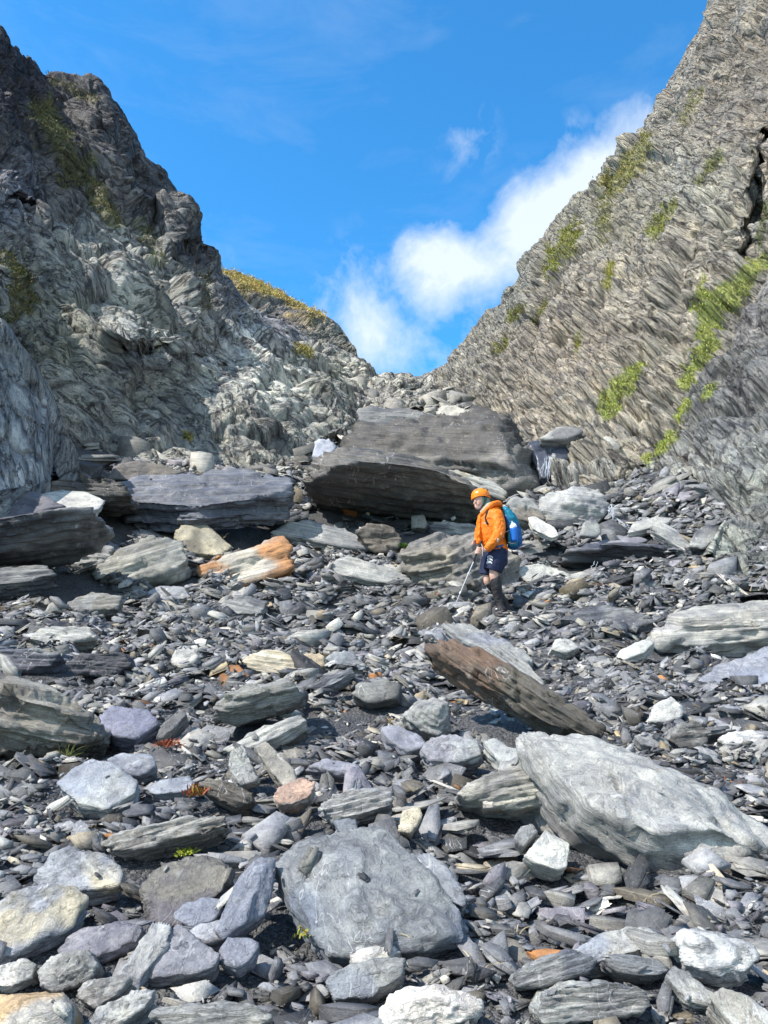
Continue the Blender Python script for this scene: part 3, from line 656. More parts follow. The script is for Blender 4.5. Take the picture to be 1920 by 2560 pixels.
S('long dark brown log-like slab lying diagonally across the scree, rust along its edge', [(912, 1402), (960, 1388), (1030, 1400), (1120, 1452), (1220, 1520), (1312, 1578), (1300, 1594), (1215, 1578), (1120, 1525), (1030, 1475), (950, 1425)],
  k=.7, m=-.2, th=.17, ridge=[(1060, 1432, .05), (1180, 1510, .05)], c=(.10, .09, .075), c2=(.20, .10, .055), amt=.22, level=6, sn=ST0, strike=33, short='brown log-like slab', split=-.25, lam=1.3)
S('pale ridge of rock along the upper edge of the log-like slab', [(1040, 1402), (1080, 1392), (1130, 1425), (1178, 1468), (1172, 1486), (1120, 1456), (1070, 1425)], k=1.0, th=.16, c=SPL, c2=SG, sn=ST0, strike=36)
S('smooth grey slab sloping down below the boots', [(955, 1350), (1000, 1346), (1060, 1368), (1120, 1400), (1150, 1424), (1130, 1436), (1070, 1418), (1000, 1384)], k=1.6, th=.14, c=(.17, .18, .21), c2=SG, strike=20)
# foreground
B('large blue slate boulder with fine white veins in the lower middle', [(598, 1868), (640, 1812), (760, 1790), (830, 1785), (872, 1835), (960, 1920), (1018, 1985), (1002, 2022), (900, 2048), (800, 2066), (712, 2062), (650, 1985), (604, 1915)],
  k=1.5, m=-.10, th=.24, ridge=[(650, 1860, .02), (715, 1895, .04), (768, 1965, .05), (790, 2010, .05)], c=(.15, .17, .205), c2=(.21, .215, .21), amt=.35, level=6, rough=.7, fac=.7, chips=3, short='large veined blue boulder', seed=45, lam=.7)
S('narrow blue slab leaning on the right shoulder of the large veined boulder', [(882, 1842), (925, 1845), (965, 1875), (1012, 1945), (1000, 1958), (960, 1935), (915, 1890)], k=1.2, th=.07, c=(.22, .24, .27), c2=SG)
S('tall upright blue grey slab left of the large veined boulder', [(597, 1852), (562, 1850), (520, 1882), (490, 1950), (463, 2008), (482, 2030), (512, 2020), (572, 1980), (592, 1925)], k=.8, m=.35, th=.08, ridge=[(572, 1868, .02), (520, 2000, .035)], c=(.21, .225, .27), short='tall upright slab', seed=47, lam=.4, fac=.4)
B('dark violet brown slab behind the tall upright one', [(298, 1915), (330, 1872), (410, 1840), (468, 1848), (502, 1872), (482, 1922), (400, 1992), (345, 2002), (312, 1965)], k=1.2, th=.18, c=(.12, .11, .12), c2=(.16, .15, .13), short='dark violet slab', seed=48)
S('small blue slab resting below the dark violet one', [(368, 1978), (400, 1950), (450, 1935), (482, 1942), (468, 1985), (415, 2002)], k=1.1, th=.05, c=(.24, .26, .31), level=4)
S('flat slab stained yellow and blue at the left of the foreground', [(68, 1902), (100, 1845), (150, 1828), (228, 1838), (262, 1880), (258, 1908), (180, 1922), (110, 1925)], k=1.5, th=.09, c=(.27, .285, .31), c2=(.40, .37, .28), amt=.5, short='yellow and blue slab')
S('large flat slab at the left edge with ochre stains', [(-60, 1990), (-20, 1945), (90, 1913), (168, 1914), (186, 1935), (150, 1998), (60, 2042), (0, 2074), (-60, 2100)], k=1.3, m=.15, th=.12, c=(.26, .275, .31), c2=(.38, .34, .25), amt=.45, short='large ochre stained slab', seed=50)
S('violet grey slab tucked right of the ochre stained one', [(125, 2055), (170, 2002), (255, 1988), (314, 1996), (296, 2030), (222, 2062), (160, 2075)], k=1.5, th=.06, c=(.20, .198, .225), short='violet slab')
S('large smooth violet triangular slab in the lower left', [(345, 2030), (385, 1992), (430, 2025), (476, 2062), (466, 2086), (430, 2100), (322, 2114), (304, 2106)], k=1.4, th=.06, c=(.20, .203, .23), c2=(.27, .27, .29), lam=.4, fac=.4, short='smooth triangular slab', seed=52)
S('pale curved slab between the violet and the triangular one', [(250, 2110), (300, 2040), (330, 1990), (372, 2000), (362, 2040), (318, 2090), (296, 2130)], k=1.5, th=.08, c=(.25, .27, .31), c2=SPL, amt=.4)
S('pale flat slab with a dark crack above the triangular one', [(395, 2020), (428, 1992), (490, 1985), (520, 2000), (500, 2022), (446, 2034)], k=1.6, th=.035, c=(.29, .30, .33), level=4)
S('blue grey slab right of the triangular one', [(470, 2055), (490, 2022), (540, 2022), (562, 2035), (545, 2072), (512, 2094), (478, 2080)], k=1.3, th=.04, c=(.23, .24, .28), level=4)
B('mottled black and white lumpy boulder at lower left', [(78, 2098), (110, 2062), (190, 2048), (212, 2082), (194, 2118), (116, 2140), (84, 2128)], k=.7, th=.13, ridge=[(150, 2075, .03)], c=(.22, .22, .21), c2=(.5, .5, .47), amt=.4, rough=2., lam=.5, short='mottled lumpy boulder')
T('pale stone with a white top at the left edge', [(-30, 2120), (0, 2082), (50, 2070), (80, 2082), (70, 2110), (10, 2135)], k=.8, th=.1, c=SG, c2=SW, amt=.4)
B('block with white and orange faces in the bottom left corner', [(-60, 2190), (-20, 2150), (60, 2140), (140, 2142), (162, 2175), (152, 2240), (60, 2270), (-60, 2270)], k=.8, th=.2, ridge=[(118, 2165, .04)], c=(.42, .40, .36), c2=(.5, .34, .17), amt=.45, lam=.3, short='white and orange block', fac=.5)
S('layered pale slab along the bottom, right of the orange block', [(180, 2215), (215, 2172), (300, 2138), (332, 2140), (322, 2168), (240, 2225)], k=1.2, th=.08, c=(.27, .28, .29), c2=SPL)
S('dark slab with a pale edge above the bottom left layered slab', [(165, 2150), (180, 2122), (270, 2105), (282, 2112), (250, 2150), (200, 2180)], k=.8, th=.1, c=(.17, .165, .16), c2=SPL, amt=.3)
S('long pale slab along the bottom edge left of the middle', [(322, 2190), (350, 2172), (480, 2160), (560, 2172), (590, 2200), (540, 2235), (380, 2235)], k=.9, th=.1, c=(.33, .33, .31), c2=SG, sn=ST0, strike=-3, short='long pale bottom slab')
B('large white quartz boulder at the bottom edge', [(818, 2180), (845, 2148), (880, 2132), (960, 2128), (1010, 2140), (1044, 2168), (1030, 2196), (960, 2225), (860, 2240), (826, 2215)], k=.7, th=.16, ridge=[(900, 2160, .03), (980, 2160, .02)], c=SW, c2=(.50, .46, .42), amt=.35, lam=.3, fac=1.3, rough=2, short='large white quartz boulder', seed=58)
B('blue grey faceted boulder below the large veined one', [(700, 2120), (740, 2090), (830, 2062), (880, 2068), (870, 2110), (800, 2150), (720, 2160)], k=.9, th=.12, c=(.19, .205, .23), c2=SG)
T('white lump beside the foot of the large veined boulder', [(752, 2062), (790, 2045), (850, 2040), (870, 2060), (820, 2085), (760, 2085)], k=.8, th=.08, c=(.5, .49, .45), c2=SG, amt=.4, level=4)
B('clean pale four-sided block on the scree right of the middle', [(1130, 1848), (1178, 1792), (1232, 1822), (1226, 1874), (1206, 1880), (1150, 1862)], k=.9, m=.1, th=.09, ridge=[(1205, 1830, .012)], c=(.50, .50, .46), lam=.15, fac=.2, rough=.6, short='clean pale block', chips=2, seed=60, dz=.10)
T('grey stone leaning behind the clean pale block', [(1112, 1812), (1125, 1782), (1150, 1778), (1165, 1795), (1130, 1830)], k=.8, th=.06, c=SG, level=4)
B('grey boulder with a web of thick white veins near the right edge', [(1448, 2030), (1490, 2000), (1560, 2010), (1630, 2040), (1645, 2070), (1620, 2104), (1550, 2115), (1478, 2085)], k=.8, th=.14, ridge=[(1500, 2030, .03)], c=(.33, .335, .34), c2=(.62, .62, .60), amt=.35, short='white veined boulder', seed=61)
S('pale blue slab in the lower right with a thin broken edge', [(1238, 2050), (1300, 2008), (1400, 1998), (1446, 2028), (1390, 2050), (1310, 2075), (1262, 2078)], k=1.7, th=.05, c=(.28, .30, .33), c2=SPL)
S('dark slab under the pale blue one, layered end facing left', [(1105, 2110), (1140, 2080), (1230, 2050), (1290, 2072), (1270, 2100), (1180, 2130), (1120, 2135)], k=.6, th=.1, c=(.14, .15, .17), c2=SG, amt=.4, sn=ST0, strike=-12)
S('pair-topping slab with a grey front under the white veined boulder', [(1300, 2072), (1330, 2060), (1420, 2068), (1452, 2092), (1420, 2110), (1340, 2100)], k=.9, th=.06, c=(.20, .21, .22), sn=ST0, strike=8, level=4)
B('long layered grey block across the bottom right', [(1158, 2185), (1175, 2148), (1220, 2126), (1330, 2122), (1395, 2140), (1412, 2172), (1380, 2196), (1280, 2206), (1180, 2212)], k=.4, th=.16, c=(.19, .19, .19), c2=(.27, .28, .27), sn=ST0, strike=-3, short='long layered block', lam=1.4)
S('smooth tan oval slab in the bottom right corner', [(1532, 2150), (1560, 2132), (1620, 2150), (1680, 2200), (1700, 2250), (1640, 2250), (1580, 2210)], k=1.2, th=.08, c=(.30, .29, .26), c2=SPL, lam=.3, fac=.4, short='smooth tan oval slab')
S('pale slab slanting right of the layered bottom block', [(1435, 2110), (1455, 2082), (1500, 2110), (1545, 2150), (1530, 2170), (1490, 2160)], k=1.1, th=.05, c=SPL, c2=SG, level=4)
# mid scree
B('rust orange and white striped block on the left scree', [(425, 1222), (520, 1190), (612, 1155), (628, 1172), (632, 1228), (585, 1248), (512, 1264), (430, 1240)], k=.5, m=-.1, th=.30, ridge=[(470, 1210, .03), (605, 1170, .05)], c=(.44, .41, .35), c2=(.42, .21, .09), amt=.5, sn=ST0, strike=-18, short='rust orange striped block', split=.12, seed=70)
B('big grey green boulder left of the rust striped block', [(198, 1230), (262, 1182), (345, 1155), (388, 1165), (408, 1200), (380, 1238), (292, 1252), (212, 1252)], k=.7, th=.45, ridge=[(300, 1200, .08)], c=(.21, .21, .19), c2=(.31, .31, .28), sn=(.1, -.4, .3), strike=-25, short='grey green boulder', seed=71)
B('mossy brown blunt stone behind the rust striped block', [(374, 1150), (395, 1128), (445, 1130), (500, 1180), (480, 1200), (415, 1192), (385, 1175)], k=.7, th=.3, c=(.15, .135, .10), c2=(.36, .33, .24), amt=.4, short='mossy brown stone')
S('grey tapering slab left of the grey green boulder', [(118, 1200), (132, 1176), (245, 1182), (238, 1205), (205, 1225), (150, 1222)], k=.5, th=.25, c=(.15, .155, .15), c2=SG, sn=ST0, strike=8)
S('wide black overhanging slab at the left edge', [(-80, 1140), (0, 1120), (90, 1098), (190, 1092), (205, 1108), (160, 1150), (60, 1190), (-80, 1200)], k=-.5, th=1.0, ridge=[(40, 1112, .15), (150, 1100, .1)], c=(.075, .075, .085), c2=SG, amt=.25, sn=ST0, strike=-8, short='black overhanging slab', d=9.3, wet=.2)
B('smooth charcoal boulder at the left edge above the overhanging slab', [(-80, 1110), (-80, 1060), (20, 1052), (90, 1068), (145, 1090), (60, 1110), (0, 1122)], k=1.0, th=.6, c=(.10, .10, .12), d=10.4, lam=.4, short='charcoal boulder')
S('bright pale slab lying on the dark ledges at left', [(80, 1068), (130, 1058), (190, 1062), (228, 1082), (212, 1100), (188, 1112), (150, 1096)], k=1.6, th=.12, c=(.42, .42, .39), d=10.6, short='bright pale slab')
B('long low dark ledge of wet slate below the left cliff', [(205, 1048), (300, 1030), (420, 1018), (560, 1020), (640, 1032), (628, 1058), (520, 1070), (430, 1096), (330, 1085), (255, 1075)], k=1.3, th=.6, ridge=[(330, 1040, .05), (520, 1036, .05)], c=(.13, .14, .17), c2=(.20, .215, .25), level=6, sn=ST0, strike=-2, d=12.0, wet=.25, lam=1.6, short='long dark ledge', seed=74)
B('black layered rock at the left end of the long ledge', [(68, 1056), (110, 1036), (200, 1028), (262, 1040), (280, 1070), (230, 1080), (150, 1066)], k=.3, th=.7, c=(.075, .07, .065), c2=SB, sn=ST0, strike=5, d=11.7, lam=1.4)
B('flat-topped brown block at the foot of the left cliff', [(226, 1034), (256, 1002), (300, 996), (350, 1002), (392, 1022), (340, 1036), (280, 1038)], k=.4, th=.7, c=(.11, .10, .095), c2=SB, d=13.2, chips=3, lam=.5, short='flat-topped brown block', wet=0)
B('rounded dark slab with a pale top, overhanging in the middle of the left scree', [(450, 1560), (478, 1500), (540, 1478), (610, 1468), (655, 1492), (648, 1518), (590, 1545), (520, 1566)], k=-.15, th=.45, ridge=[(520, 1500, .08), (610, 1488, .06)], c=(.09, .09, .095), c2=(.27, .27, .25), amt=.35, sn=ST0, strike=-10, short='rounded overhanging slab', lam=1.3)
B('black flat-sided block on the left scree', [(142, 1440), (165, 1415), (268, 1408), (284, 1438), (245, 1460), (160, 1456)], k=.2, th=.25, c=(.06, .06, .072), sn=ST0, strike=3, chips=3, short='black flat-sided block')
S('dark slab at the left edge beside the black flat-sided block', [(-50, 1420), (0, 1402), (90, 1402), (140, 1412), (120, 1440), (20, 1450), (-50, 1450)], k=.5, th=.3, c=(.09, .095, .12), c2=SG, sn=ST0, strike=4)
B('large brown layered boulder at the left edge', [(-80, 1480), (-20, 1450), (60, 1470), (140, 1500), (205, 1548), (218, 1592), (150, 1612), (20, 1625), (-80, 1640)], k=.3, m=.1, th=.6, ridge=[(60, 1510, .15), (140, 1540, .1)], c=(.15, .135, .115), c2=(.30, .285, .25), amt=.4, level=6, sn=ST0, strike=18, short='brown layered boulder', lam=1.5, seed=78)
S('smooth violet blue stone beside the brown layered boulder', [(204, 1552), (240, 1524), (318, 1532), (346, 1562), (300, 1584), (292, 1596), (240, 1590)], k=1.0, th=.12, c=(.19, .20, .27), lam=.4, short='violet blue stone')
S('narrow dark slab standing right of the violet blue stone', [(336, 1588), (350, 1560), (396, 1530), (404, 1544), (380, 1572), (350, 1596)], k=.8, th=.07, c=(.15, .15, .15), level=4)
B('pale tapering slab on the gravel at left', [(118, 1692), (160, 1655), (195, 1640), (240, 1646), (298, 1682), (292, 1712), (232, 1748), (170, 1736)], k=1.3, th=.10, c=(.33, .34, .33), c2=(.24, .26, .30), short='pale tapering slab', seed=80)
S('blue grey slab behind the pale tapering one', [(230, 1640), (262, 1624), (330, 1630), (338, 1655), (300, 1672), (262, 1668)], k=1.4, th=.06, c=(.24, .255, .29), level=4)
S('blue slab right of the pale tapering one', [(305, 1702), (350, 1680), (410, 1672), (425, 1700), (380, 1712), (330, 1715)], k=1.4, th=.06, c=(.24, .26, .30), level=4)
S('dark brown layered slab on the gravel', [(428, 1690), (450, 1678), (500, 1690), (546, 1712), (548, 1728), (508, 1744), (450, 1712)], k=.7, th=.10, c=(.09, .08, .07), c2=SB, sn=ST0, strike=18)
S('stack of thin brown grey layers in the left foreground', [(220, 1822), (300, 1782), (400, 1765), (490, 1762), (494, 1785), (400, 1812), (260, 1840)], k=.8, th=.12, c=(.19, .18, .165), c2=SPL, amt=.3, sn=ST0, strike=-12, lam=1.8, short='thin layered slab')
T('upright pale grey stone in the middle foreground', [(496, 1665), (500, 1625), (526, 1608), (545, 1650), (562, 1688), (520, 1700)], k=.5, m=.2, th=.09, c=(.32, .32, .31), short='upright pale stone')
S('leaning beam-like tan slab in the middle foreground', [(548, 1612), (572, 1598), (590, 1620), (636, 1662), (640, 1690), (618, 1702), (585, 1668)], k=.7, th=.09, c=(.34, .32, .28), lam=.5, short='beam-like tan slab', d=None)
T('tan and pink stone under the beam-like slab', [(590, 1720), (605, 1700), (650, 1680), (680, 1690), (672, 1718), (640, 1740), (600, 1738)], k=.6, th=.09, c=(.33, .30, .27), c2=(.45, .26, .18), amt=.3)
B('split block, left face pale and right face dark, in the middle scree', [(868, 1545), (900, 1512), (935, 1504), (972, 1512), (978, 1570), (950, 1592), (905, 1580)], k=.5, th=.22, ridge=[(945, 1530, .08)], c=(.29, .29, .28), c2=SG, chips=3, short='split block')
S('pale slab with tan end in the middle of the scree', [(524, 1428), (545, 1408), (600, 1402), (660, 1430), (648, 1450), (590, 1455), (540, 1446)], k=.8, th=.14, c=(.38, .38, .34), c2=ST, sn=ST0, strike=8, short='pale slab with tan end')
T('tan rough stone right of the pale slab with tan end', [(640, 1425), (660, 1408), (700, 1412), (702, 1440), (670, 1450)], k=.6, th=.12, c=(.35, .29, .2), level=4)
T('rounded bluish stone in the middle of the scree', [(700, 1420), (722, 1406), (762, 1406), (776, 1422), (758, 1438), (715, 1438)], k=.7, th=.14, c=(.24, .26, .28), level=4)
T('white lumpy stone on the left scree', [(368, 1430), (378, 1402), (420, 1400), (430, 1420), (412, 1440), (385, 1442)], k=.6, th=.12, c=(.40, .39, .37), level=4)
S('pale round-ended slab in the middle scree', [(908, 1618), (930, 1594), (985, 1585), (1035, 1600), (1042, 1630), (990, 1648), (930, 1645)], k=1.2, th=.10, c=(.30, .31, .31), c2=(.24, .24, .27), short='round-ended slab')
S('pale slab against the left end of the huge pale boulder', [(1040, 1602), (1070, 1590), (1120, 1620), (1160, 1650), (1130, 1660), (1080, 1645)], k=1.2, th=.08, c=(.33, .34, .33), level=4)
B('pale block left of the huge pale boulder', [(985, 1712), (1030, 1682), (1110, 1655), (1192, 1650), (1204, 1690), (1184, 1742), (1110, 1746), (1010, 1728)], k=.5, th=.25, ridge=[(1150, 1680, .05)], c=(.33, .32, .285), c2=(.24, .235, .22), sn=(.1, -.3, .2), strike=-20, short='pale block', seed=86)
T('white and red quartz lump in front of the pale block', [(1035, 1722), (1045, 1690), (1090, 1685), (1128, 1700), (1130, 1730), (1080, 1745), (1045, 1745)], k=.5, th=.08, c=(.55, .50, .44), c2=(.42, .22, .15), amt=.3, lam=.3, rough=1.6, short='white and red quartz lump')
T('bright orange brick-like stone on top of the pale block', [(1132, 1650), (1140, 1637), (1195, 1636), (1210, 1646), (1204, 1660), (1150, 1658)], k=.4, th=.05, c=(.50, .24, .08), lam=.3, fac=.4, level=4, dz=.02, short='bright orange stone')
S('curved layered slab in the middle foreground', [(690, 1745), (720, 1715), (800, 1700), (842, 1712), (848, 1740), (780, 1758), (720, 1770)], k=.7, th=.10, c=(.22, .225, .24), c2=SPL, amt=.3, sn=ST0, strike=-10, lam=1.4)
T('yellowish broken stone above the large veined boulder', [(860, 1795), (868, 1748), (905, 1742), (912, 1760), (890, 1800)], k=.7, th=.05, c=(.46, .42, .32), level=4, short='yellowish stone')
T('small blue grey slab on the upper edge of the large veined boulder', [(720, 1770), (768, 1768), (775, 1800), (752, 1812), (735, 1800)], k=.8, th=.03, c=(.16, .175, .20), level=4, dz=.03)
T('white quartz stone near the smooth blue slab', [(1400, 1560), (1415, 1520), (1450, 1506), (1482, 1525), (1478, 1550), (1440, 1562)], k=.6, th=.14, c=(.47, .47, .45), rough=1.6, lam=.4, short='white quartz stone', level=4)
T('white weathered stone sloping left of the pale striped boulder', [(1332, 1420), (1350, 1395), (1400, 1376), (1418, 1385), (1395, 1410), (1350, 1428)], k=.8, th=.14, c=(.46, .46, .43), level=4)
T('pale grey round stone in the right scree', [(1188, 1402), (1200, 1378), (1235, 1378), (1255, 1398), (1225, 1412)], k=.6, th=.14, c=(.42, .42, .4), level=4)
T('white stone at the right edge above the huge pale boulder', [(1548, 1598), (1570, 1580), (1620, 1578), (1660, 1592), (1640, 1608), (1580, 1610)], k=.8, th=.12, c=(.58, .58, .57), level=4, short='white stone')
B('dark striped stone above the huge pale boulder', [(1448, 1590), (1465, 1562), (1510, 1558), (1535, 1580), (1520, 1615), (1470, 1618)], k=.4, th=.16, c=(.12, .115, .11), c2=SG, amt=.3, sn=ST0, strike=-5, short='dark striped stone')
S('grey tilted slab left of the dark striped stone', [(1370, 1590), (1395, 1578), (1440, 1595), (1455, 1612), (1420, 1616), (1385, 1608)], k=.9, th=.08, c=SG, level=4)
S('big smooth slab above the round-ended one', [(820, 1572), (860, 1566), (910, 1590), (930, 1612), (880, 1625), (840, 1600)], k=1.4, th=.06, c=(.21, .215, .25), level=4)
S('violet slab beside the tall beam-like one', [(660, 1655), (700, 1640), (768, 1648), (790, 1660), (730, 1668)], k=1.2, th=.05, c=(.22, .225, .27), level=4)
B('brown weathered block above the split block', [(758, 1500), (772, 1480), (830, 1468), (870, 1480), (862, 1510), (800, 1520)], k=.4, th=.2, c=(.10, .10, .10), c2=SG, amt=.3, level=4)
S('broad grey slab on the upper scree above the rust striped block', [(585, 1150), (620, 1125), (700, 1128), (790, 1160), (800, 1185), (740, 1180), (660, 1165)], k=1.0, th=.3, c=(.16, .17, .195), c2=SG, sn=ST0, strike=12, short='broad grey slab')
B('dark brown layered block at the end of the broad grey slab', [(765, 1150), (800, 1128), (850, 1140), (870, 1165), (858, 1195), (810, 1190)], k=.3, th=.4, c=(.10, .085, .07), c2=SB, sn=ST0, strike=5)
T('small rust orange stone in front of the large overhanging boulder', [(738, 1096), (752, 1092), (778, 1100), (770, 1106), (745, 1104)], k=.5, th=.1, c=(.45, .19, .06), level=3)
T('pale cube-like stone at the foot of the large overhanging boulder', [(888, 1140), (890, 1114), (915, 1112), (925, 1130), (918, 1142)], k=.3, th=.2, c=(.20, .20, .18), level=4)
S('dark layered slab stretching from the cube-like stone to the hiker', [(925, 1130), (960, 1122), (1010, 1135), (1045, 1140), (1040, 1155), (990, 1158), (930, 1146)], k=.4, th=.3, c=(.10, .105, .115), c2=SG, sn=ST0, strike=8, lam=1.5, d=13.0)
B('dark flat slab on the slope behind the topmost boulder', [(770, 885), (800, 878), (900, 885), (960, 900), (880, 912), (800, 915), (775, 905)], k=.8, th=.6, c=(.10, .105, .12), c2=SG, amt=.3, d=19.5, sn=ST0, strike=4)
B('white block high on the slope behind the topmost boulder', [(940, 892), (952, 876), (985, 872), (1010, 885), (1000, 900), (960, 900)], k=.5, th=.6, c=(.42, .40, .35), d=19.8, level=4, short='white block on the slope')
B('bluish pale block by the left end of the topmost boulder', [(672, 985), (682, 950), (710, 948), (728, 962), (715, 985), (690, 992)], k=.5, th=.5, c=(.32, .34, .40), d=16.6, level=4)
B('wet dark ledge behind the topmost boulder where the waterfall runs', [(1140, 960), (1150, 948), (1210, 945), (1260, 952), (1240, 985), (1200, 1000), (1185, 1040), (1170, 1030)], k=.5, th=.9, c=(.10, .11, .14), wet=.7, d=15.6, short='waterfall ledge')
B('grey slab bridging the waterfall ledge', [(1165, 945), (1200, 922), (1240, 918), (1262, 930), (1240, 946), (1200, 950)], k=.8, th=.35, c=(.16, .16, .16), c2=SPL, amt=.3, d=15.8, level=4)
S('flat blue grey stone just below the big grey green boulder', [(296, 1286), (345, 1262), (402, 1268), (414, 1290), (350, 1300)], k=1.1, th=.12, c=SL, c2=SG)
S('dark tilted slab below the rust orange striped block', [(468, 1304), (520, 1280), (578, 1298), (566, 1325), (500, 1328)], k=.8, th=.14, c=SD, c2=SG, sn=ST0, strike=14)
S('pale layered slab resting above the black flat-sided block', [(58, 1380), (100, 1352), (192, 1350), (206, 1374), (120, 1394)], k=.8, th=.16, c=SPL, c2=SG, sn=ST0, strike=6)
S('long pale slab lying under the rounded overhanging slab', [(482, 1616), (555, 1574), (650, 1544), (668, 1558), (604, 1592), (505, 1628)], k=1.0, th=.09, c=SPL, c2=SB, sn=ST0, strike=-22)
S('wide dark slab right of the hiker and above the pale round stone', [(1206, 1336), (1290, 1304), (1372, 1316), (1396, 1342), (1300, 1352)], k=1.0, th=.14, c=SD, c2=SG, amt=.35, sn=ST0, strike=-6)
S('grey layered slab on the left scree below the tapering grey slab', [(136, 1302), (200, 1276), (262, 1288), (254, 1314), (170, 1322)], k=.8, th=.16, c=(.17, .165, .15), c2=SG, sn=ST0, strike=-5)
S('long grey slab left of the boulder behind the hiker', [(694, 1226), (740, 1202), (850, 1226), (905, 1256), (850, 1262), (760, 1244)], k=.9, th=.16, c=SG, c2=SPL, amt=.4, sn=ST0, strike=14)
S('thin dark slab pointing right in the middle of the scree', [(666, 1482), (700, 1458), (760, 1440), (768, 1450), (720, 1478), (680, 1494)], k=.8, th=.08, c=SD, c2=SL, sn=ST0, strike=-20)
S('broad dark slab at the left edge below the charcoal boulder', [(-60, 1248), (0, 1226), (80, 1218), (124, 1236), (60, 1256), (-60, 1270)], k=.8, th=.2, c=SD, c2=SG, amt=.3, sn=ST0, strike=-4)
print('heroes', len(H_OBJ), round(time.time() - T0, 1))

# ------------------------------------------------------------------ loose stones between the big ones
X0, X1, Y0, Y1, HS = -9.5, 10.0, 1.3, 18.6, .022
NX, NY = int((X1 - X0) / HS), int((Y1 - Y0) / HS)
gx, gy = np.meshgrid(X0 + (np.arange(NX) + .5) * HS, Y0 + (np.arange(NY) + .5) * HS)
HM = g(gx, gy) - .02; HG = HM.copy(); HERO_MASK = np.zeros_like(HM, bool)
def raster(V, mark=True, gap=None):
    i = ((V[:, 1] - Y0) / HS).astype(int); j = ((V[:, 0] - X0) / HS).astype(int)
    ok = (i >= 0) & (i < NY) & (j >= 0) & (j < NX); i, j, z = i[ok], j[ok], V[ok, 2]
    up = z > HG[i, j] + .012; i, j, z = i[up], j[up], z[up]
    np.maximum.at(HM, (i, j), z)
    if mark: HERO_MASK[i, j] = True
for o, V in H_OBJ: raster(V)
hm = HERO_MASK.copy()
for dx, dy in ((1, 0), (-1, 0), (0, 1), (0, -1)): hm |= np.roll(HERO_MASK, (dy, dx), (0, 1))
HERO_MASK = hm
PAL = [((.21, .22, .245), 22), ((.14, .147, .165), 17), ((.28, .29, .315), 18), ((.32, .32, .31), 12), ((.09, .093, .105), 10), ((.42, .42, .40), 9), ((.21, .205, .24), 6),
       ((.17, .155, .13), 4), ((.62, .61, .58), 2.2), ((.42, .38, .30), 1.6), ((.38, .18, .07), .4), ((.34, .28, .19), 1)]
PC = np.array([p[0] for p in PAL]) * np.array([.83, .815, .78]); PW = np.array([p[1] for p in PAL], float); PW /= PW.sum()
def fit(x, y, a, b, yaw, lim=.75):
    ca, sa = math.cos(yaw), math.sin(yaw)
    o = FIT_O * (a, b); xs = x + o[:, 0] * ca - o[:, 1] * sa; ys = y + o[:, 0] * sa + o[:, 1] * ca
    i = np.clip(((ys - Y0) / HS).astype(int), 0, NY - 1); j = np.clip(((xs - X0) / HS).astype(int), 0, NX - 1)
    h = HM[i, j]; h = np.minimum(h, h[0] + .55 * a)
    su = np.clip((h[1] + h[5] + h[6] - h[2] - h[7] - h[8]) / (3 * 1.4 * a), -lim, lim); sv = np.clip((h[3] + h[5] + h[7] - h[4] - h[6] - h[8]) / (3 * 1.4 * b), -lim, lim)
    m = h.mean(); r = (h - m - o[:, 0] * su - o[:, 1] * sv)
    return su, sv, m + max(0, np.sort(r)[-3]) * .75, h[0], i[0], j[0]
FIT_O = np.array([(0, 0), (.7, 0), (-.7, 0), (0, .7), (0, -.7), (.7, .7), (.7, -.7), (-.7, .7), (-.7, -.7)])
def write_h(x, y, a, b, yaw, su, sv, z):
    r = a; i0 = max(0, int((y - r - Y0) / HS)); i1 = min(NY, int((y + r - Y0) / HS) + 1); j0 = max(0, int((x - r - X0) / HS)); j1 = min(NX, int((x + r - X0) / HS) + 1)
    if i1 <= i0 or j1 <= j0: return
    dx = gx[i0:i1, j0:j1] - x; dy = gy[i0:i1, j0:j1] - y; ca, sa = math.cos(yaw), math.sin(yaw)
    p = dx * ca + dy * sa; q = -dx * sa + dy * ca
    ins = (p / a) ** 2 + (q / b) ** 2 < .85
    sub = HM[i0:i1, j0:j1]; zz = z + p * su + q * sv
    sub[ins] = np.maximum(sub[ins], zz[ins])
def rotm(yaw, su, sv):
    n = unit(np.array([-su, -sv, 1.0])); a = unit(np.array([1, 0, su])); a = unit(a - (a @ n) * n); M = np.stack([a, np.cross(n, a), n], 1)
    c, s_ = math.cos(yaw), math.sin(yaw)
    return np.array([[c, -s_, 0], [s_, c, 0], [0, 0, 1]]) @ M

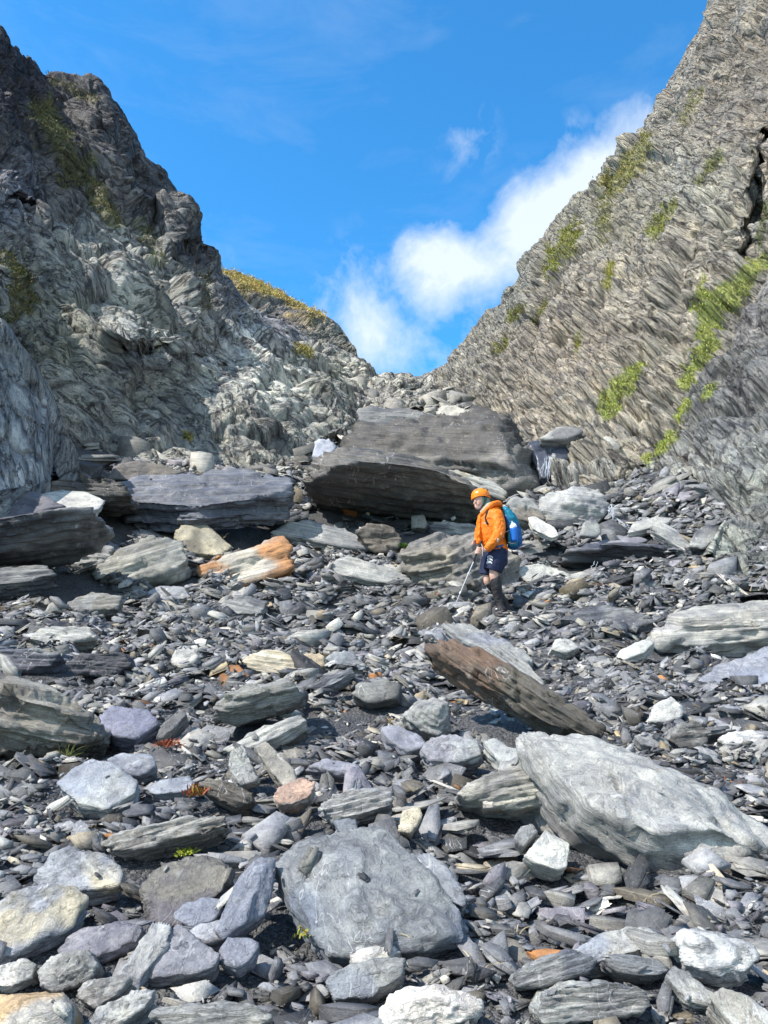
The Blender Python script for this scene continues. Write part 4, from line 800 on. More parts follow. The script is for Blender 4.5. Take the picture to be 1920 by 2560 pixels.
# medium stones: individual things
hc = np.array([h[1] for h in HERO]); hs = np.array([h[2] for h in HERO])
MED = []
cu = RNG.uniform(-120, 2040, 5200); cv = 1200 + 1420 * RNG.random(5200) ** .85
cd = ground_at(cu, cv); cp = P(cu, cv, np.nan_to_num(cd, nan=50))
placed = []
for n_, (u, v, d, p) in enumerate(zip(cu, cv, cd, cp)):
    if np.isnan(d) or d > 18 or len(MED) >= 200: continue
    f = (v - 1200) / 1400
    Lp = (38 + 52 * f) * float(RNG.lognormal(.1, .33)); Lp = min(Lp, 190)
    q = (np.abs(hc[:, 0] - u) / (hs[:, 0] * .5 + Lp * .34)) ** 2 + (np.abs(hc[:, 1] - v) / (hs[:, 1] * .5 + Lp * .10)) ** 2
    if q.min() < 1: continue
    if placed and min(((pu - u) / (Lp + pl)) ** 2 + ((pv - v) / (Lp + pl) * 2.2) ** 2 for pu, pv, pl in placed) < .22: continue
    i = int((p[1] - Y0) / HS); j = int((p[0] - X0) / HS)
    if not (0 <= i < NY and 0 <= j < NX) or HERO_MASK[i, j]: continue
    if abs(u - 1250) < 70 and 1460 < v < 1580: continue
    placed.append((u, v, Lp))
    L = Lp * d / FPX; a = L / 2; b = a * RNG.uniform(.35, .75); t = a * RNG.choice([RNG.uniform(.08, .22), RNG.uniform(.25, .6)], p=[.78, .22])
    yaw = RNG.uniform(-.9, .9); rg = np.random.default_rng(n_)
    k = rg.integers(3, 6); an = np.arange(k) / k * 2 * np.pi + rg.uniform(-.4, .4, k); rr = rg.uniform(.75, 1.2, k)
    top = np.stack([a * rr * np.cos(an), b * rr * np.sin(an), t * rg.uniform(.75, 1.15, k)], 1)
    bot = np.stack([a * rr * np.cos(an) * rg.uniform(.7, 1.12, k), b * rr * np.sin(an) * rg.uniform(.7, 1.12, k), rg.uniform(-.2, .12, k) * t], 1)
    su, sv, z, h0, ii, jj = fit(p[0], p[1], a, b, yaw)
    su += rg.normal(0, .16); sv += rg.normal(.12, .18)
    ci = rg.choice(len(PC), p=PW); base = PC[ci] * rg.uniform(.65, 1.05); c2 = PC[rg.choice(len(PC), p=PW)]
    V, F, lc = rock_from_points(np.concatenate([top, bot]), (0, 0, 1), 4, n_ + 500, chips=3, blunt=.004, lam=rg.uniform(.4, 1.4), rough=rg.uniform(.6, 1.3), fac=rg.uniform(.5, 1.1))
    Mx = rotm(yaw, su, sv); V = V @ Mx.T + np.array([p[0], p[1], z - t * .05])
    raster(V, mark=False); write_h(p[0], p[1], a, b, yaw, su, sv, z + t)
    o = add_stone('stone', None, 'stone', V, F, lc, stone_colors(V, lc, base, c2, n_, .25, .25, -.1, L), 0, group='loose stones on the scree slope')
    MED.append((o, (u, v), Lp, ci, t / a, b / a))
print('medium', len(MED), round(time.time() - T0, 1))

FEET = P(1257.4, 1525.2, ground_d(1257.4, 1525.2))
# small stones and gravel: too many to count
def slate_variant(rg, layers, ratio, wid):
    Vs, Fs = [], []; n0 = 0; z = 0; tt = ratio / layers
    for l in range(layers):
        k = int(rg.integers(4, 7)); an = np.arange(k) / k * 2 * np.pi + rg.uniform(-.5, .5, k) + rg.uniform(0, 6)
        rr = rg.uniform(.6, 1.12, k) * (1 - .08 * l * rg.random()); th = tt * rg.uniform(.7, 1.4)
        sh = rg.normal(0, .06, 2)
        bx = np.stack([rr * np.cos(an) + sh[0], wid * rr * np.sin(an) + sh[1], np.full(k, z) + rg.uniform(-.02, .02, k)], 1)
        ins = rg.uniform(.90, 1.05, k)[:, None]
        tx = bx * np.concatenate([ins, ins, np.ones((k, 1))], 1); tx[:, 2] = z + th * rg.uniform(.85, 1.15, k)
        cz = np.array([[sh[0], sh[1], z + th * rg.uniform(.9, 1.25)]])
        Vs.append(np.concatenate([bx, tx, cz])); ar = np.arange(k); b_ = (ar + 1) % k
        Fs.append(np.concatenate([np.stack([ar, b_, b_ + k], 1), np.stack([ar, b_ + k, ar + k], 1), np.stack([ar + k, b_ + k, np.full(k, 2 * k)], 1)]) + n0)
        n0 += 2 * k + 1; z += th * .92
    return np.concatenate(Vs), np.concatenate(Fs)
rg = np.random.default_rng(5)
VARS = []
for i in range(110):
    ly = int(rg.choice([1, 2, 3, 4], p=[.3, .3, .25, .15])); VARS.append(slate_variant(rg, ly, float(rg.choice([rg.uniform(.06, .14), rg.uniform(.14, .30), rg.uniform(.35, .7)], p=[.55, .35, .10])), float(rg.choice([rg.uniform(.18, .4), rg.uniform(.4, .75)]))))
def scatter(N, vlo, vhi, med0, med1, sig, name, pile, small=False, seed=1, maxpx=95):
    rg = np.random.default_rng(seed)
    cv = vlo + (vhi - vlo) * rg.random(N); ex = 120 + 780 * np.clip((cv - 1300) / 1300, 0, 1); cu = -ex + (1920 + 2 * ex) * rg.random(N)
    cd = ground_at(cu, cv); ok = ~np.isnan(cd) & (cd < 18.4); cu, cv, cd = cu[ok], cv[ok], cd[ok]
    p = P(cu, cv, cd)
    f = np.clip((cv - 1200) / 1400, 0, 1)
    lowf = fbm(np.stack([p[:, 0] * .8, p[:, 1] * .8, 0 * cu], 1), 3, seed=91)
    Lp = (med0 + (med1 - med0) * f) * np.exp(rg.normal(0, sig, len(cu))) * (1 + .5 * lowf); Lp = np.clip(Lp, 5, maxpx)
    order = np.argsort(-Lp * rg.uniform(.45, 1.5, len(Lp)))
    Vl, Fl, Ll, Cl = [], [], [], []; n0 = 0
    hcol = PC[rg.choice(len(PC), len(cu), p=PW)] * rg.uniform(.32, 1.35, (len(cu), 1))
    for q in order:
        x, y = p[q, 0], p[q, 1]; i = int((y - Y0) / HS); j = int((x - X0) / HS)
        if not (0 <= i < NY and 0 <= j < NX): continue
        if HERO_MASK[i, j] and (rg.random() > .008 or y > 8.5): continue
        if Lp[q] > 34:
            ra = Lp[q] * cd[q] / FPX * .42; ii_ = [min(NY - 1, max(0, int((y + dy - Y0) / HS))) for dy in (-ra * .6, ra * .6, 0, 0)]; jj_ = [min(NX - 1, max(0, int((x + dx - X0) / HS))) for dx in (0, 0, -ra, ra)]
            if HERO_MASK[ii_, jj_].any() and rg.random() < .35: continue
        L = Lp[q] * cd[q] / FPX; a = L / 2; V, F = VARS[rg.integers(len(VARS))]
        b = a * .62; yaw = rg.normal(0, .75)
        su, sv, z, h0, ii, jj = fit(x, y, a, b, yaw)
        if h0 - HG[i, j] > pile * min(1., max(.16, (y - 1.5) / 9.)) and not HERO_MASK[i, j]: continue
        if abs(x - FEET[0] - .02) < .27 and -.75 < y - FEET[1] < .3 and (h0 - HG[i, j] > .015 or a > .10): continue
        t = V[:, 2].max() * a
        su += rg.normal(0, .20); sv += rg.normal(.22, .27)
        Mx = rotm(yaw, su, sv); Vw = (V * a) @ Mx.T + (x, y, z - t * .12)
        write_h(x, y, a * .9, b, yaw, su, sv, z + t * .85)
        Vl.append(Vw); Fl.append(F + n0); n0 += len(V)
        Ll.append(V * a + rg.uniform(-40, 40, 3)); Cl.append(np.repeat(hcol[q][None], len(V), 0))
    me = mesh_np(name, np.concatenate(Vl), np.concatenate(Fl), M_SCREE, {'lc': ('FLOAT_VECTOR', np.concatenate(Ll)), 'col': ('FLOAT_COLOR', np.clip(np.concatenate(Cl), .01, .8)), 'wet': ('FLOAT', np.zeros(n0))})
    print(name, len(Vl), 'stones', n0, 'verts', round(time.time() - T0, 1))
    return me
link('scree', scatter(38000, 1170, 2720, 42, 62, .52, 'scree', .24, seed=2, maxpx=170), kind='stuff', label='small grey slate fragments covering the slope between the larger stones', cat='scree')
link('gravel', scatter(26000, 1170, 2720, 14, 22, .4, 'gravel', .3, seed=3), kind='stuff', label='fine slate chips and gravel filling the gaps of the scree', cat='gravel')

# stones on the steep gully floor behind the big boulders
def far_scree():
    rg = np.random.default_rng(77); Vl, Fl, Ll, Cl = [], [], [], []; n0 = 0
    for _ in range(4200):
        y = rg.uniform(16.5, 41.0); x = rg.uniform(-7.5, 6.0) if y < 26 else rg.uniform(-7, 3.5)
        a = float(np.clip(rg.lognormal(-1.6, .6), .05, .95)); V, F = VARS[rg.integers(len(VARS))]
        z = float(g(x, y)); yaw = rg.normal(0, .8); e = .3
        su = float(g(x + e, y) - g(x - e, y)) / (2 * e); sv = float(g(x, y + e) - g(x, y - e)) / (2 * e)
        Mx = rotm(yaw, su * math.cos(yaw) + sv * math.sin(yaw) + rg.normal(0, .2), -su * math.sin(yaw) + sv * math.cos(yaw) - .25 + rg.normal(0, .25))
        Vw = (V * a * (1, 1, 1.3)) @ Mx.T + (x, y, z - .1 * a + rg.uniform(0, .2) * a)
        Vl.append(Vw); Fl.append(F + n0); n0 += len(V); Ll.append(V * a * .4 + rg.uniform(-40, 40, 3))
        c = np.array([.24, .235, .215]) * rg.uniform(.55, 1.6); Cl.append(np.repeat(c[None], len(V), 0))
    me = mesh_np('scree', np.concatenate(Vl), np.concatenate(Fl), M_SCREE, {'lc': ('FLOAT_VECTOR', np.concatenate(Ll)), 'col': ('FLOAT_COLOR', np.clip(np.concatenate(Cl), .01, .7)), 'wet': ('FLOAT', np.zeros(n0))})
    link('scree', me, kind='stuff', label='blocky rubble on the steep gully floor behind the big boulders', cat='scree')
far_scree()
print('scree', round(time.time() - T0, 1))

# ------------------------------------------------------------------ the hiker (crop pixels: 5.823 per photograph pixel, origin 1120, 1180)
HD = float(FEET[1]); HS_ = HD / FPX / 5.823
ORG = np.array([FEET[0], HD, FEET[2]])
ORG[2] = float(HM[int((HD - Y0) / HS), int((FEET[0] - X0) / HS)])
FZ = ORG[2] - FEET[2]
def Q(cx, cy, cy_depth=0.):
    dpt = cy_depth * HS_
    p = P(1120 + cx / 5.823, 1180 + cy / 5.823, HD) + np.array([0, dpt, 0])
    return p - np.array([ORG[0], ORG[1], FEET[2]])
def tube(rows, seg=20, caps=True):
    """rows: (cx, cy, depth, half width, half depth) in crop pixels; closed ends."""
    C = np.array([Q(r[0], r[1], r[2]) for r in rows]); wa = np.array([r[3] for r in rows]) * HS_; wb = np.array([r[4] if len(r) > 4 else r[3] for r in rows]) * HS_
    # subdivide with a smooth curve
    t = np.arange(len(rows)); n = (len(rows) - 1) * 5 + 1; tt = np.linspace(0, len(rows) - 1, n)
    def cr(A):
        A = A.reshape(len(rows), -1); out = []
        for x in tt:
            i = min(int(x), len(rows) - 2); f = x - i; p0, p1, p2, p3 = A[max(i - 1, 0)], A[i], A[i + 1], A[min(i + 2, len(rows) - 1)]
            out.append(.5 * (2 * p1 + (p2 - p0) * f + (2 * p0 - 5 * p1 + 4 * p2 - p3) * f * f + (3 * p1 - p0 - 3 * p2 + p3) * f ** 3))
        return np.array(out)
    C = cr(C); wa = cr(wa)[:, 0]; wb = cr(wb)[:, 0]
    T_ = unit(np.gradient(C, axis=0))
    if caps:
        for e, sgn in ((0, -1), (-1, 1)):
            k = np.array([.35, .65, .87, .98]); base = C[e]; r = wa[e] * .6
            add = np.array([base + sgn * T_[e] * r * x for x in k]); sc = np.sqrt(1 - k ** 2 * .97)
            if e == 0: C = np.concatenate([add[::-1], C]); wa = np.concatenate([wa[0] * sc[::-1], wa]); wb = np.concatenate([wb[0] * sc[::-1], wb]); T_ = np.concatenate([np.repeat(T_[:1], 4, 0), T_])
            else: C = np.concatenate([C, add]); wa = np.concatenate([wa, wa[-1] * sc]); wb = np.concatenate([wb, wb[-1] * sc]); T_ = np.concatenate([T_, np.repeat(T_[-1:], 4, 0)])
    an = np.linspace(0, 2 * np.pi, seg, endpoint=False); V = []
    for c, t_, a, b in zip(C, T_, wa, wb):
        yv = np.array([0, 1., 0]); yv = unit(yv - (yv @ t_) * t_) if abs(t_[1]) < .95 else unit(np.array([0, 0, 1.]) - t_[2] * t_)
        xv = np.cross(t_, yv)
        V.append(c + np.outer(np.cos(an) * a, xv) + np.outer(np.sin(an) * b, yv))
    n = len(V); V = np.concatenate(V); F = []
    for i in range(n - 1):
        for j in range(seg):
            F.append((i * seg + j, i * seg + (j + 1) % seg, (i + 1) * seg + (j + 1) % seg, (i + 1) * seg + j))
    F.append(tuple(range(seg))[::-1]); F.append(tuple(range((n - 1) * seg, n * seg)))
    return V, F
def ball(cx, cy, dp, rx, rz, ry, tilt=0., seg=20):
    bm = bmesh.new(); bmesh.ops.create_uvsphere(bm, u_segments=seg, v_segments=seg, radius=1.0)
    c, s_ = math.cos(tilt), math.sin(tilt); o = Q(cx, cy, dp); V = []
    for v in bm.verts:
        x, y, z = v.co.x * rx * HS_, v.co.y * ry * HS_, v.co.z * rz * HS_
        V.append(o + np.array([x * c - z * s_, y, x * s_ + z * c]))
    F = [tuple(v.index for v in f.verts) for f in bm.faces]; bm.free(); return np.array(V), F
def union(parts, voxel=.008, smooth=3, wr=0., wrs=9., seed=0, fold=None):
    me = bpy.data.meshes.new('tmp'); Vs, Fs = [], []; n = 0
    for V, F in parts: Vs += [tuple(v) for v in V]; Fs += [tuple(i + n for i in f) for f in F]; n += len(V)
    me.from_pydata(Vs, [], Fs); bm = bmesh.new(); bm.from_mesh(me); bmesh.ops.recalc_face_normals(bm, faces=bm.faces); bm.to_mesh(me); bm.free()
    o = bpy.data.objects.new('tmp', me); COL.objects.link(o)
    m = o.modifiers.new('r', 'REMESH'); m.mode = 'VOXEL'; m.voxel_size = voxel; m.use_smooth_shade = True
    if smooth: q = o.modifiers.new('s', 'SMOOTH'); q.iterations = smooth; q.factor = .5
    dg = bpy.context.evaluated_depsgraph_get(); dg.update(); me2 = bpy.data.meshes.new_from_object(o.evaluated_get(dg))
    bpy.data.objects.remove(o); bpy.data.meshes.remove(me)
    if wr:
        n = len(me2.vertices); co = np.zeros(n * 3, np.float32); me2.vertices.foreach_get('co', co); co = co.reshape(-1, 3).astype(float)
        no = np.zeros(n * 3, np.float32); me2.vertices.foreach_get('normal', no); no = no.reshape(-1, 3)
        p = co * wrs; f1 = fbm(p * (1, 1, .8), 2, seed=seed); f2 = fbm(p * (1.6, 1, .9) + 2 * f1[:, None], 3, seed=seed + 5)
        rd = 1 - np.abs(f2) * 2.6
        co = co + no * ((np.clip(rd, -.3, 1) * .8 + f1 * .6) * wr)[:, None]
        me2.vertices.foreach_set('co', co.astype(np.float32).ravel()); me2.update()
    me2.polygons.foreach_set('use_smooth', np.ones(len(me2.polygons), bool))
    return me2
def raw(parts, smooth=True):
    me = bpy.data.meshes.new('m'); Vs, Fs = [], []; n = 0
    for V, F in parts: Vs += [tuple(v) for v in V]; Fs += [tuple(i + n for i in f) for f in F]; n += len(V)
    me.from_pydata(Vs, [], Fs); bm = bmesh.new(); bm.from_mesh(me); bmesh.ops.recalc_face_normals(bm, faces=bm.faces); bm.to_mesh(me); bm.free()
    me.polygons.foreach_set('use_smooth', np.full(len(me.polygons), smooth)); me.update(); return me
def part(name, me, mat, parent, label=None):
    me.materials.clear(); me.materials.append(mat); return link(name, me, parent, label=label)
K_SKIN = simple('skin', (.66, .39, .29), .55, .35, 30, .12, .001, 60)
K_JACKET = simple('orange_shell', (.86, .20, .01), .55, .35, 14, .10, .002, 90)
K_HELMET = simple('helmet_shell', (.95, .25, .01), .28, .5)
K_BLACK = simple('black_fabric', (.018, .018, .021), .7, .3, 20, .4, .001, 120)
K_GAITER = simple('gaiter_fabric', (.03, .027, .028), .6, .4, 12, .35, .002, 60)
K_NAVY = simple('navy_fabric', (.014, .02, .055), .7, .3, 15, .2, .002, 80)
K_TEAL = simple('teal_pack', (.004, .17, .26), .5, .4, 12, .25, .003, 40)
K_BLUE = simple('blue_pack', (.008, .10, .30), .55, .4, 12, .25, .003, 40)
K_SAGE = simple('sage_fleece', (.14, .24, .19), .9, .2, 30, .15)
K_SCARF = simple('patterned_scarf', (.42, .36, .30), .9, .2, 70, .7)
K_BEARD = simple('grey_beard', (.30, .27, .25), .9, .2, 90, .4, .002, 200)
K_STRAP = simple('pale_webbing', (.50, .45, .40), .7, .3)
K_WHITE = simple('white_print', (.80, .80, .80), .5, .4)
K_BOTTLE = simple('blue_bottle', (.01, .13, .50), .3, .5)
K_ALU = simple('aluminium', (.75, .75, .74), .4, .5)
K_SOLE = simple('tan_sole', (.55, .24, .05), .7, .3)
K_BOOT = simple('boot_leather', (.06, .05, .045), .6, .4, 30, .4, .001, 90)
K_EYE = simple('eye_dark', (.02, .015, .012), .2, .5)
def body_root(name, label, cat):
    e = bpy.data.objects.new(name, None); COL.objects.link(e); e.location = ORG - np.array([0, 0, 0]); e['label'] = label; e['category'] = cat; e.empty_display_size = .1
    return e
HK = body_root('person', 'hiker in orange helmet, orange jacket and navy shorts, one hand on a pole', 'person')
sk = []
sk.append(ball(458, 345, -8, 92, 118, 95, .12))                       # skull
sk.append(tube([(440, 400, -30, 66, 60), (432, 440, -38, 50, 46), (436, 462, -38, 32, 32)]))   # jaw and chin
sk.append(tube([(520, 420, 5, 60, 62), (590, 520, 10, 66, 70)]))     # neck
sk.append(tube([(398, 335, -62, 10, 10), (386, 362, -78, 12, 12), (384, 378, -84, 15, 14), (396, 388, -70, 10, 10)]))       # nose
sk.append(tube([(372, 330, -40, 12, 10), (402, 318, -78, 12, 12), (450, 312, -92, 12, 10)]))    # brow
sk.append(ball(440, 380, -68, 30, 26, 28)); sk.append(ball(382, 384, -32, 18, 24, 26))        # cheeks
sk.append(tube([(404, 412, -72, 9, 9), (425, 416, -82, 10, 8), (452, 408, -80, 8, 8)]))        # lips
sk.append(tube([(660, 480, 0, 60, 95), (650, 700, 0, 120, 125), (690, 950, 0, 95, 110), (715, 1070, 0, 95, 110)]))  # trunk
# arms, near and far
sk.append(tube([(690, 570, -135, 48), (700, 700, -190, 50), (685, 860, -215, 46), (600, 980, -205, 40), (528, 1072, -190, 31, 26)]))
sk.append(tube([(560, 560, 150, 60), (490, 760, 190, 48), (450, 880, 170, 38), (425, 925, 140, 28, 24)]))
# legs
sk.append(tube([(690, 1100, -80, 75), (668, 1250, -85, 78), (650, 1400, -90, 66), (654, 1450, -88, 66), (690, 1600, -70, 60), (722, 1780, -60, 44), (748, 1925, -55, 36)]))
sk.append(tube([(640, 1100, 90, 75), (600, 1300, 70, 75), (578, 1470, 50, 58), (600, 1540, 60, 56), (740, 1700, 90, 54), (860, 1880, 110, 38), (885, 1935, 110, 34)]))
# near hand closed on the grip: palm, four fingers curling round, thumb leaving its side
gp = lambda cy: 462 - (cy - 962) * .4
sk.append(tube([(525, 1075, -190, 30, 25), (480, 1080, -188, 37, 20), (440, 1088, -182, 42, 18)]))
for i, (cy, ln) in enumerate(((1056, 1.0), (1080, 1.08), (1104, 1.0), (1127, .85))):
    gx_ = gp(cy)
    sk.append(tube([(446, cy + 2, -198, 13), (gx_ + 12, cy, -212, 12.5), (gx_ - 22 * ln, cy + 3, -206, 11.5), (gx_ - 26 * ln, cy + 6, -182, 11), (gx_ - 6, cy + 8, -162, 10)], seg=12))
sk.append(tube([(490, 1062, -170, 15), (450, 1042, -160, 14), (418, 1036, -168, 12), (400, 1042, -182, 11)], seg=12))
# far hand
sk.append(tube([(428, 922, 140, 27, 18), (400, 930, 128, 31, 17)]))
for i in range(4):
    sk.append(tube([(400 - i * 2, 912 + i * 14, 126, 11), (374 - i * 3, 922 + i * 14, 118, 10), (366, 938 + i * 11, 128, 9)], seg=12))
sk.append(tube([(420, 912, 120, 12), (400, 900, 104, 11), (384, 908, 96, 9)], seg=12))
me = union(sk, .0045, 2); part('body', me, K_SKIN, HK)
# face details
for (cx, cy, dp) in ((398, 342, -73), (438, 338, -90)):
    part('eye', raw([ball(cx, cy, dp, 10, 6, 9)]), K_EYE, HK)
part('mouth', raw([tube([(408, 413, -80, 3, 3), (428, 415, -90, 5, 4), (448, 408, -88, 3, 3)], seg=8)]), simple('mouth_dark', (.12, .03, .03)), HK)
part('beard', union([tube([(474, 405, -58, 12, 30), (462, 440, -50, 20, 38), (436, 462, -48, 22, 34), (414, 448, -42, 14, 30)])], .006, 2, .003, 60), K_BEARD, HK)
# jacket
jk = [tube([(735, 1075, 10, 138, 150), (700, 985, 8, 152, 158), (655, 880, 5, 190, 165), (642, 760, 0, 190, 172), (630, 640, 0, 184, 178), (636, 550, 0, 168, 178), (655, 480, 5, 118, 135), (655, 440, 5, 70, 80)]),
      tube([(672, 560, -120, 100, 90), (706, 680, -172, 88, 80), (712, 800, -205, 82, 74), (680, 890, -215, 78, 70), (610, 985, -205, 64, 58), (545, 1062, -192, 47, 42)]),
      tube([(540, 575, 120, 88, 80), (490, 740, 180, 72, 66), (455, 860, 170, 56, 50), (438, 915, 145, 42, 38)]),
      tube([(462, 580, -40, 30, 50), (446, 700, -30, 22, 70), (440, 850, -20, 26, 80), (450, 955, -10, 30, 80)])]
JM = union(jk, .008, 4, .011, 8.5, 5)
jo = part('jacket', JM, K_JACKET, HK)
part('collar', union([tube([(455, 590, -30, 30, 36), (500, 540, -95, 36, 38), (575, 462, -120, 38, 40), (650, 402, -100, 34, 40), (730, 388, -30, 38, 46), (762, 410, 50, 34, 44), (700, 420, 110, 34, 40), (560, 480, 120, 34, 38), (470, 570, 60, 30, 34)])], .008, 3, .007, 12), K_JACKET, jo)
part('scarf', union([tube([(640, 392, -90, 18, 36), (570, 430, -112, 30, 36), (520, 482, -104, 30, 34), (480, 515, -70, 24, 34)]), tube([(600, 450, 0, 80, 95), (540, 500, -10, 60, 80)])], .007, 2, .006, 20), K_SCARF, HK)
part('hood_liner', union([ball(500, 345, 5, 112, 120, 104, .1), tube([(560, 380, 0, 62, 84), (600, 440, 5, 66, 80)])], .008, 3, .003, 20), K_SAGE, HK)
part('chin_strap', raw([tube([(500, 268, -100, 5, 5), (522, 330, -104, 5, 5), (512, 400, -92, 5, 5), (460, 468, -62, 5, 5)], seg=8), tube([(548, 275, -98, 4, 4), (545, 340, -100, 4, 4), (512, 400, -92, 4, 4)], seg=8)]), K_BLACK, HK)
def helmet():
    th = np.linspace(0, np.pi * .56, 22); ph = np.linspace(0, 2 * np.pi, 48, endpoint=False); V = []; F = []
    o = Q(470, 268, -5); tl = .10
    def ring(sc, rows):
        for t in rows:
            for p in ph:
                x = math.sin(t) * math.cos(p) * 138 * sc; y = math.sin(t) * math.sin(p) * 122 * sc; z = math.cos(t) * 112 * sc
                if t > 1.35 and math.cos(p) < -.35: z -= (t - 1.35) * 50; x -= (t - 1.35) * 40 * -math.cos(p) * .4
                z += 5 * math.cos(p * 4) * math.exp(-((t - 1.0) / .3) ** 2) * .5
                V.append(o + np.array([x * math.cos(tl) - z * math.sin(tl), y, x * math.sin(tl) + z * math.cos(tl)]) * HS_)
    ring(1.0, th); ring(.93, th[::-1]); n = 44; k = 48
    for i in range(n - 1):
        for j in range(k): F.append((i * k + j, i * k + (j + 1) % k, (i + 1) * k + (j + 1) % k, (i + 1) * k + j))
    return np.array(V), F
hm_ = part('helmet', raw([helmet()]), K_HELMET, HK)
vents = [ball(505, 178, -62, 14, 7, 14), ball(478, 203, -88, 10, 12, 8), ball(560, 200, -60, 12, 9, 12), ball(412, 198, -70, 10, 8, 10), ball(540, 235, -100, 9, 6, 6)]
for v_ in vents: part('vent', raw([v_]), K_BLACK, hm_)
part('rim', raw([tube([(338, 330, -30, 7, 12), (352, 322, -72, 7, 10), (400, 300, -108, 7, 9), (470, 290, -120, 7, 7), (540, 288, -108, 7, 9), (600, 300, -50, 7, 10), (612, 305, 0, 7, 10)], seg=8)]), K_HELMET, hm_)
# shorts
sh = [tube([(752, 1055, 5, 124, 150), (718, 1120, 5, 158, 168), (690, 1190, 0, 186, 172)]),
      tube([(700, 1130, -70, 150, 105), (672, 1240, -80, 158, 110), (640, 1335, -85, 140, 108), (632, 1362, -85, 142, 110)], caps=False),
      tube([(650, 1130, 80, 150, 100), (610, 1250, 78, 130, 100), (560, 1385, 70, 100, 92), (552, 1410, 70, 100, 92)], caps=False)]
SM = union(sh, .008, 2, .006, 9, 31)
so_ = part('shorts', SM, K_NAVY, HK)
from mathutils.bvhtree import BVHTree
bv_ = BVHTree.FromPolygons([v.co.copy() for v in SM.vertices], [tuple(p.vertices) for p in SM.polygons])
off = np.array([ORG[0], ORG[1], FEET[2]])
def on_surf(bvh, cx, cy, lift=.002):
    c0 = Vector(-off); p = Vector(Q(cx, cy, 0)); dr = (p - c0).normalized(); h = bvh.ray_cast(c0, dr)
    return (np.array(h[0]) - np.array(dr) * lift) if h[0] is not None else np.array(p) - np.array([0, .16, 0])
def decal(bvh, curve, r=.004):
    C = [on_surf(bvh, *c) for c in curve]; V = []; F = []; seg = 8
    for i, c in enumerate(C):
        t_ = unit(C[min(i + 1, len(C) - 1)] - C[max(i - 1, 0)]); yv = unit(np.array([0, 1., 0]) - t_[1] * t_); xv = np.cross(t_, yv)
        for a in np.linspace(0, 2 * np.pi, seg, endpoint=False): V.append(c + xv * math.cos(a) * r + yv * math.sin(a) * r * .35)
    for i in range(len(C) - 1):
        for j in range(seg): F.append((i * seg + j, i * seg + (j + 1) % seg, (i + 1) * seg + (j + 1) % seg, (i + 1) * seg + j))
    F.append(tuple(range(seg))); F.append(tuple(range((len(C) - 1) * seg, len(C) * seg))); return np.array(V), F
em = []
for k, (ox, oy) in enumerate(((612, 1165), (607, 1205), (600, 1245))):      # three stacked C-like strokes
    em.append(decal(bv_, [(ox + 34 * math.cos(a) - 8 * math.sin(a), oy - 24 * math.sin(a)) for a in np.linspace(-.5, 3.5, 14)], .0052))
    em.append(decal(bv_, [(ox + 15 * math.cos(a), oy + 3 - 11 * math.sin(a)) for a in np.linspace(0, 3.3, 10)], .004))
em.append(decal(bv_, [(566, 1262), (572, 1235), (592, 1228)], .005))
part('emblem', raw(em), K_WHITE, so_)
part('seam', raw([decal(bv_, [(668, 1070), (668, 1180), (655, 1280), (648, 1345)], .002)]), K_BLACK, so_)
# gaiters and boots
part('gaiter', union([tube([(676, 1485, -88, 74, 70), (694, 1600, -74, 78, 72), (716, 1740, -62, 66, 60), (742, 1860, -58, 56, 54), (760, 1935, -62, 76, 70)])], .007, 2, .007, 10, 50), K_GAITER, HK)
part('gaiter', union([tube([(602, 1530, 58, 64, 62), (700, 1640, 84, 70, 66), (800, 1770, 100, 62, 58), (872, 1880, 110, 52, 50), (895, 1945, 100, 66, 66)])], .007, 2, .007, 10, 60), K_GAITER, HK)
b1 = part('boot', union([tube([(790, 1958, 0, 50, 46), (772, 1968, -70, 56, 46), (752, 1978, -150, 50, 34), (742, 1984, -185, 34, 22)]), tube([(765, 1900, -50, 56, 56), (770, 1960, -55, 60, 60)])], .006, 2), K_BOOT, HK)
part('sole', union([tube([(792, 2003, 20, 50, 10), (772, 2006, -70, 56, 10), (752, 2008, -150, 54, 10), (742, 2009, -195, 40, 9)])], .005, 1), K_SOLE, b1)
b2 = part('boot', union([tube([(905, 1962, 150, 44, 44), (900, 1970, 90, 50, 44), (896, 1982, 20, 46, 32), (892, 1988, -10, 32, 22)]), tube([(890, 1905, 110, 48, 50), (900, 1965, 105, 52, 52)])], .006, 2), K_BOOT, HK)
part('sole', union([tube([(908, 2002, 160, 46, 9), (900, 2004, 90, 52, 9), (896, 2006, 20, 50, 9), (890, 2007, -15, 36, 8)])], .005, 1), K_BLACK, b2)
part('lace_hook', raw([ball(690, 1920, -100, 15, 15, 8)]), K_ALU, b1)

BPk = body_root('backpack', 'teal and blue rucksack worn on the hiker\'s back', 'backpack')
pb = part('pack_body', union([tube([(838, 560, 0, 60, 110), (905, 680, 0, 100, 135), (952, 830, 0, 118, 148), (962, 930, 0, 112, 145), (945, 1000, 0, 78, 110)])], .009, 3, .012, 7, 80), K_BLUE, BPk)
part('pack_lid', union([tube([(800, 455, 0, 34, 90), (840, 500, 0, 62, 118), (895, 600, 0, 92, 138), (930, 700, -4, 92, 140)])], .009, 3, .012, 8, 85), K_TEAL, BPk)
part('side_pocket', union([tube([(918, 840, -140, 74, 26), (925, 900, -140, 78, 30), (925, 985, -120, 66, 30)])], .007, 2, .004, 12, 88), K_TEAL, BPk)
part('back_panel', union([tube([(782, 470, 0, 18, 100), (822, 640, 0, 20, 120), (842, 800, 0, 24, 125), (860, 960, 0, 24, 110)])], .008, 2), K_BLACK, BPk)
jb = BVHTree.FromPolygons([v.co.copy() for v in JM.vertices], [tuple(p.vertices) for p in JM.polygons])
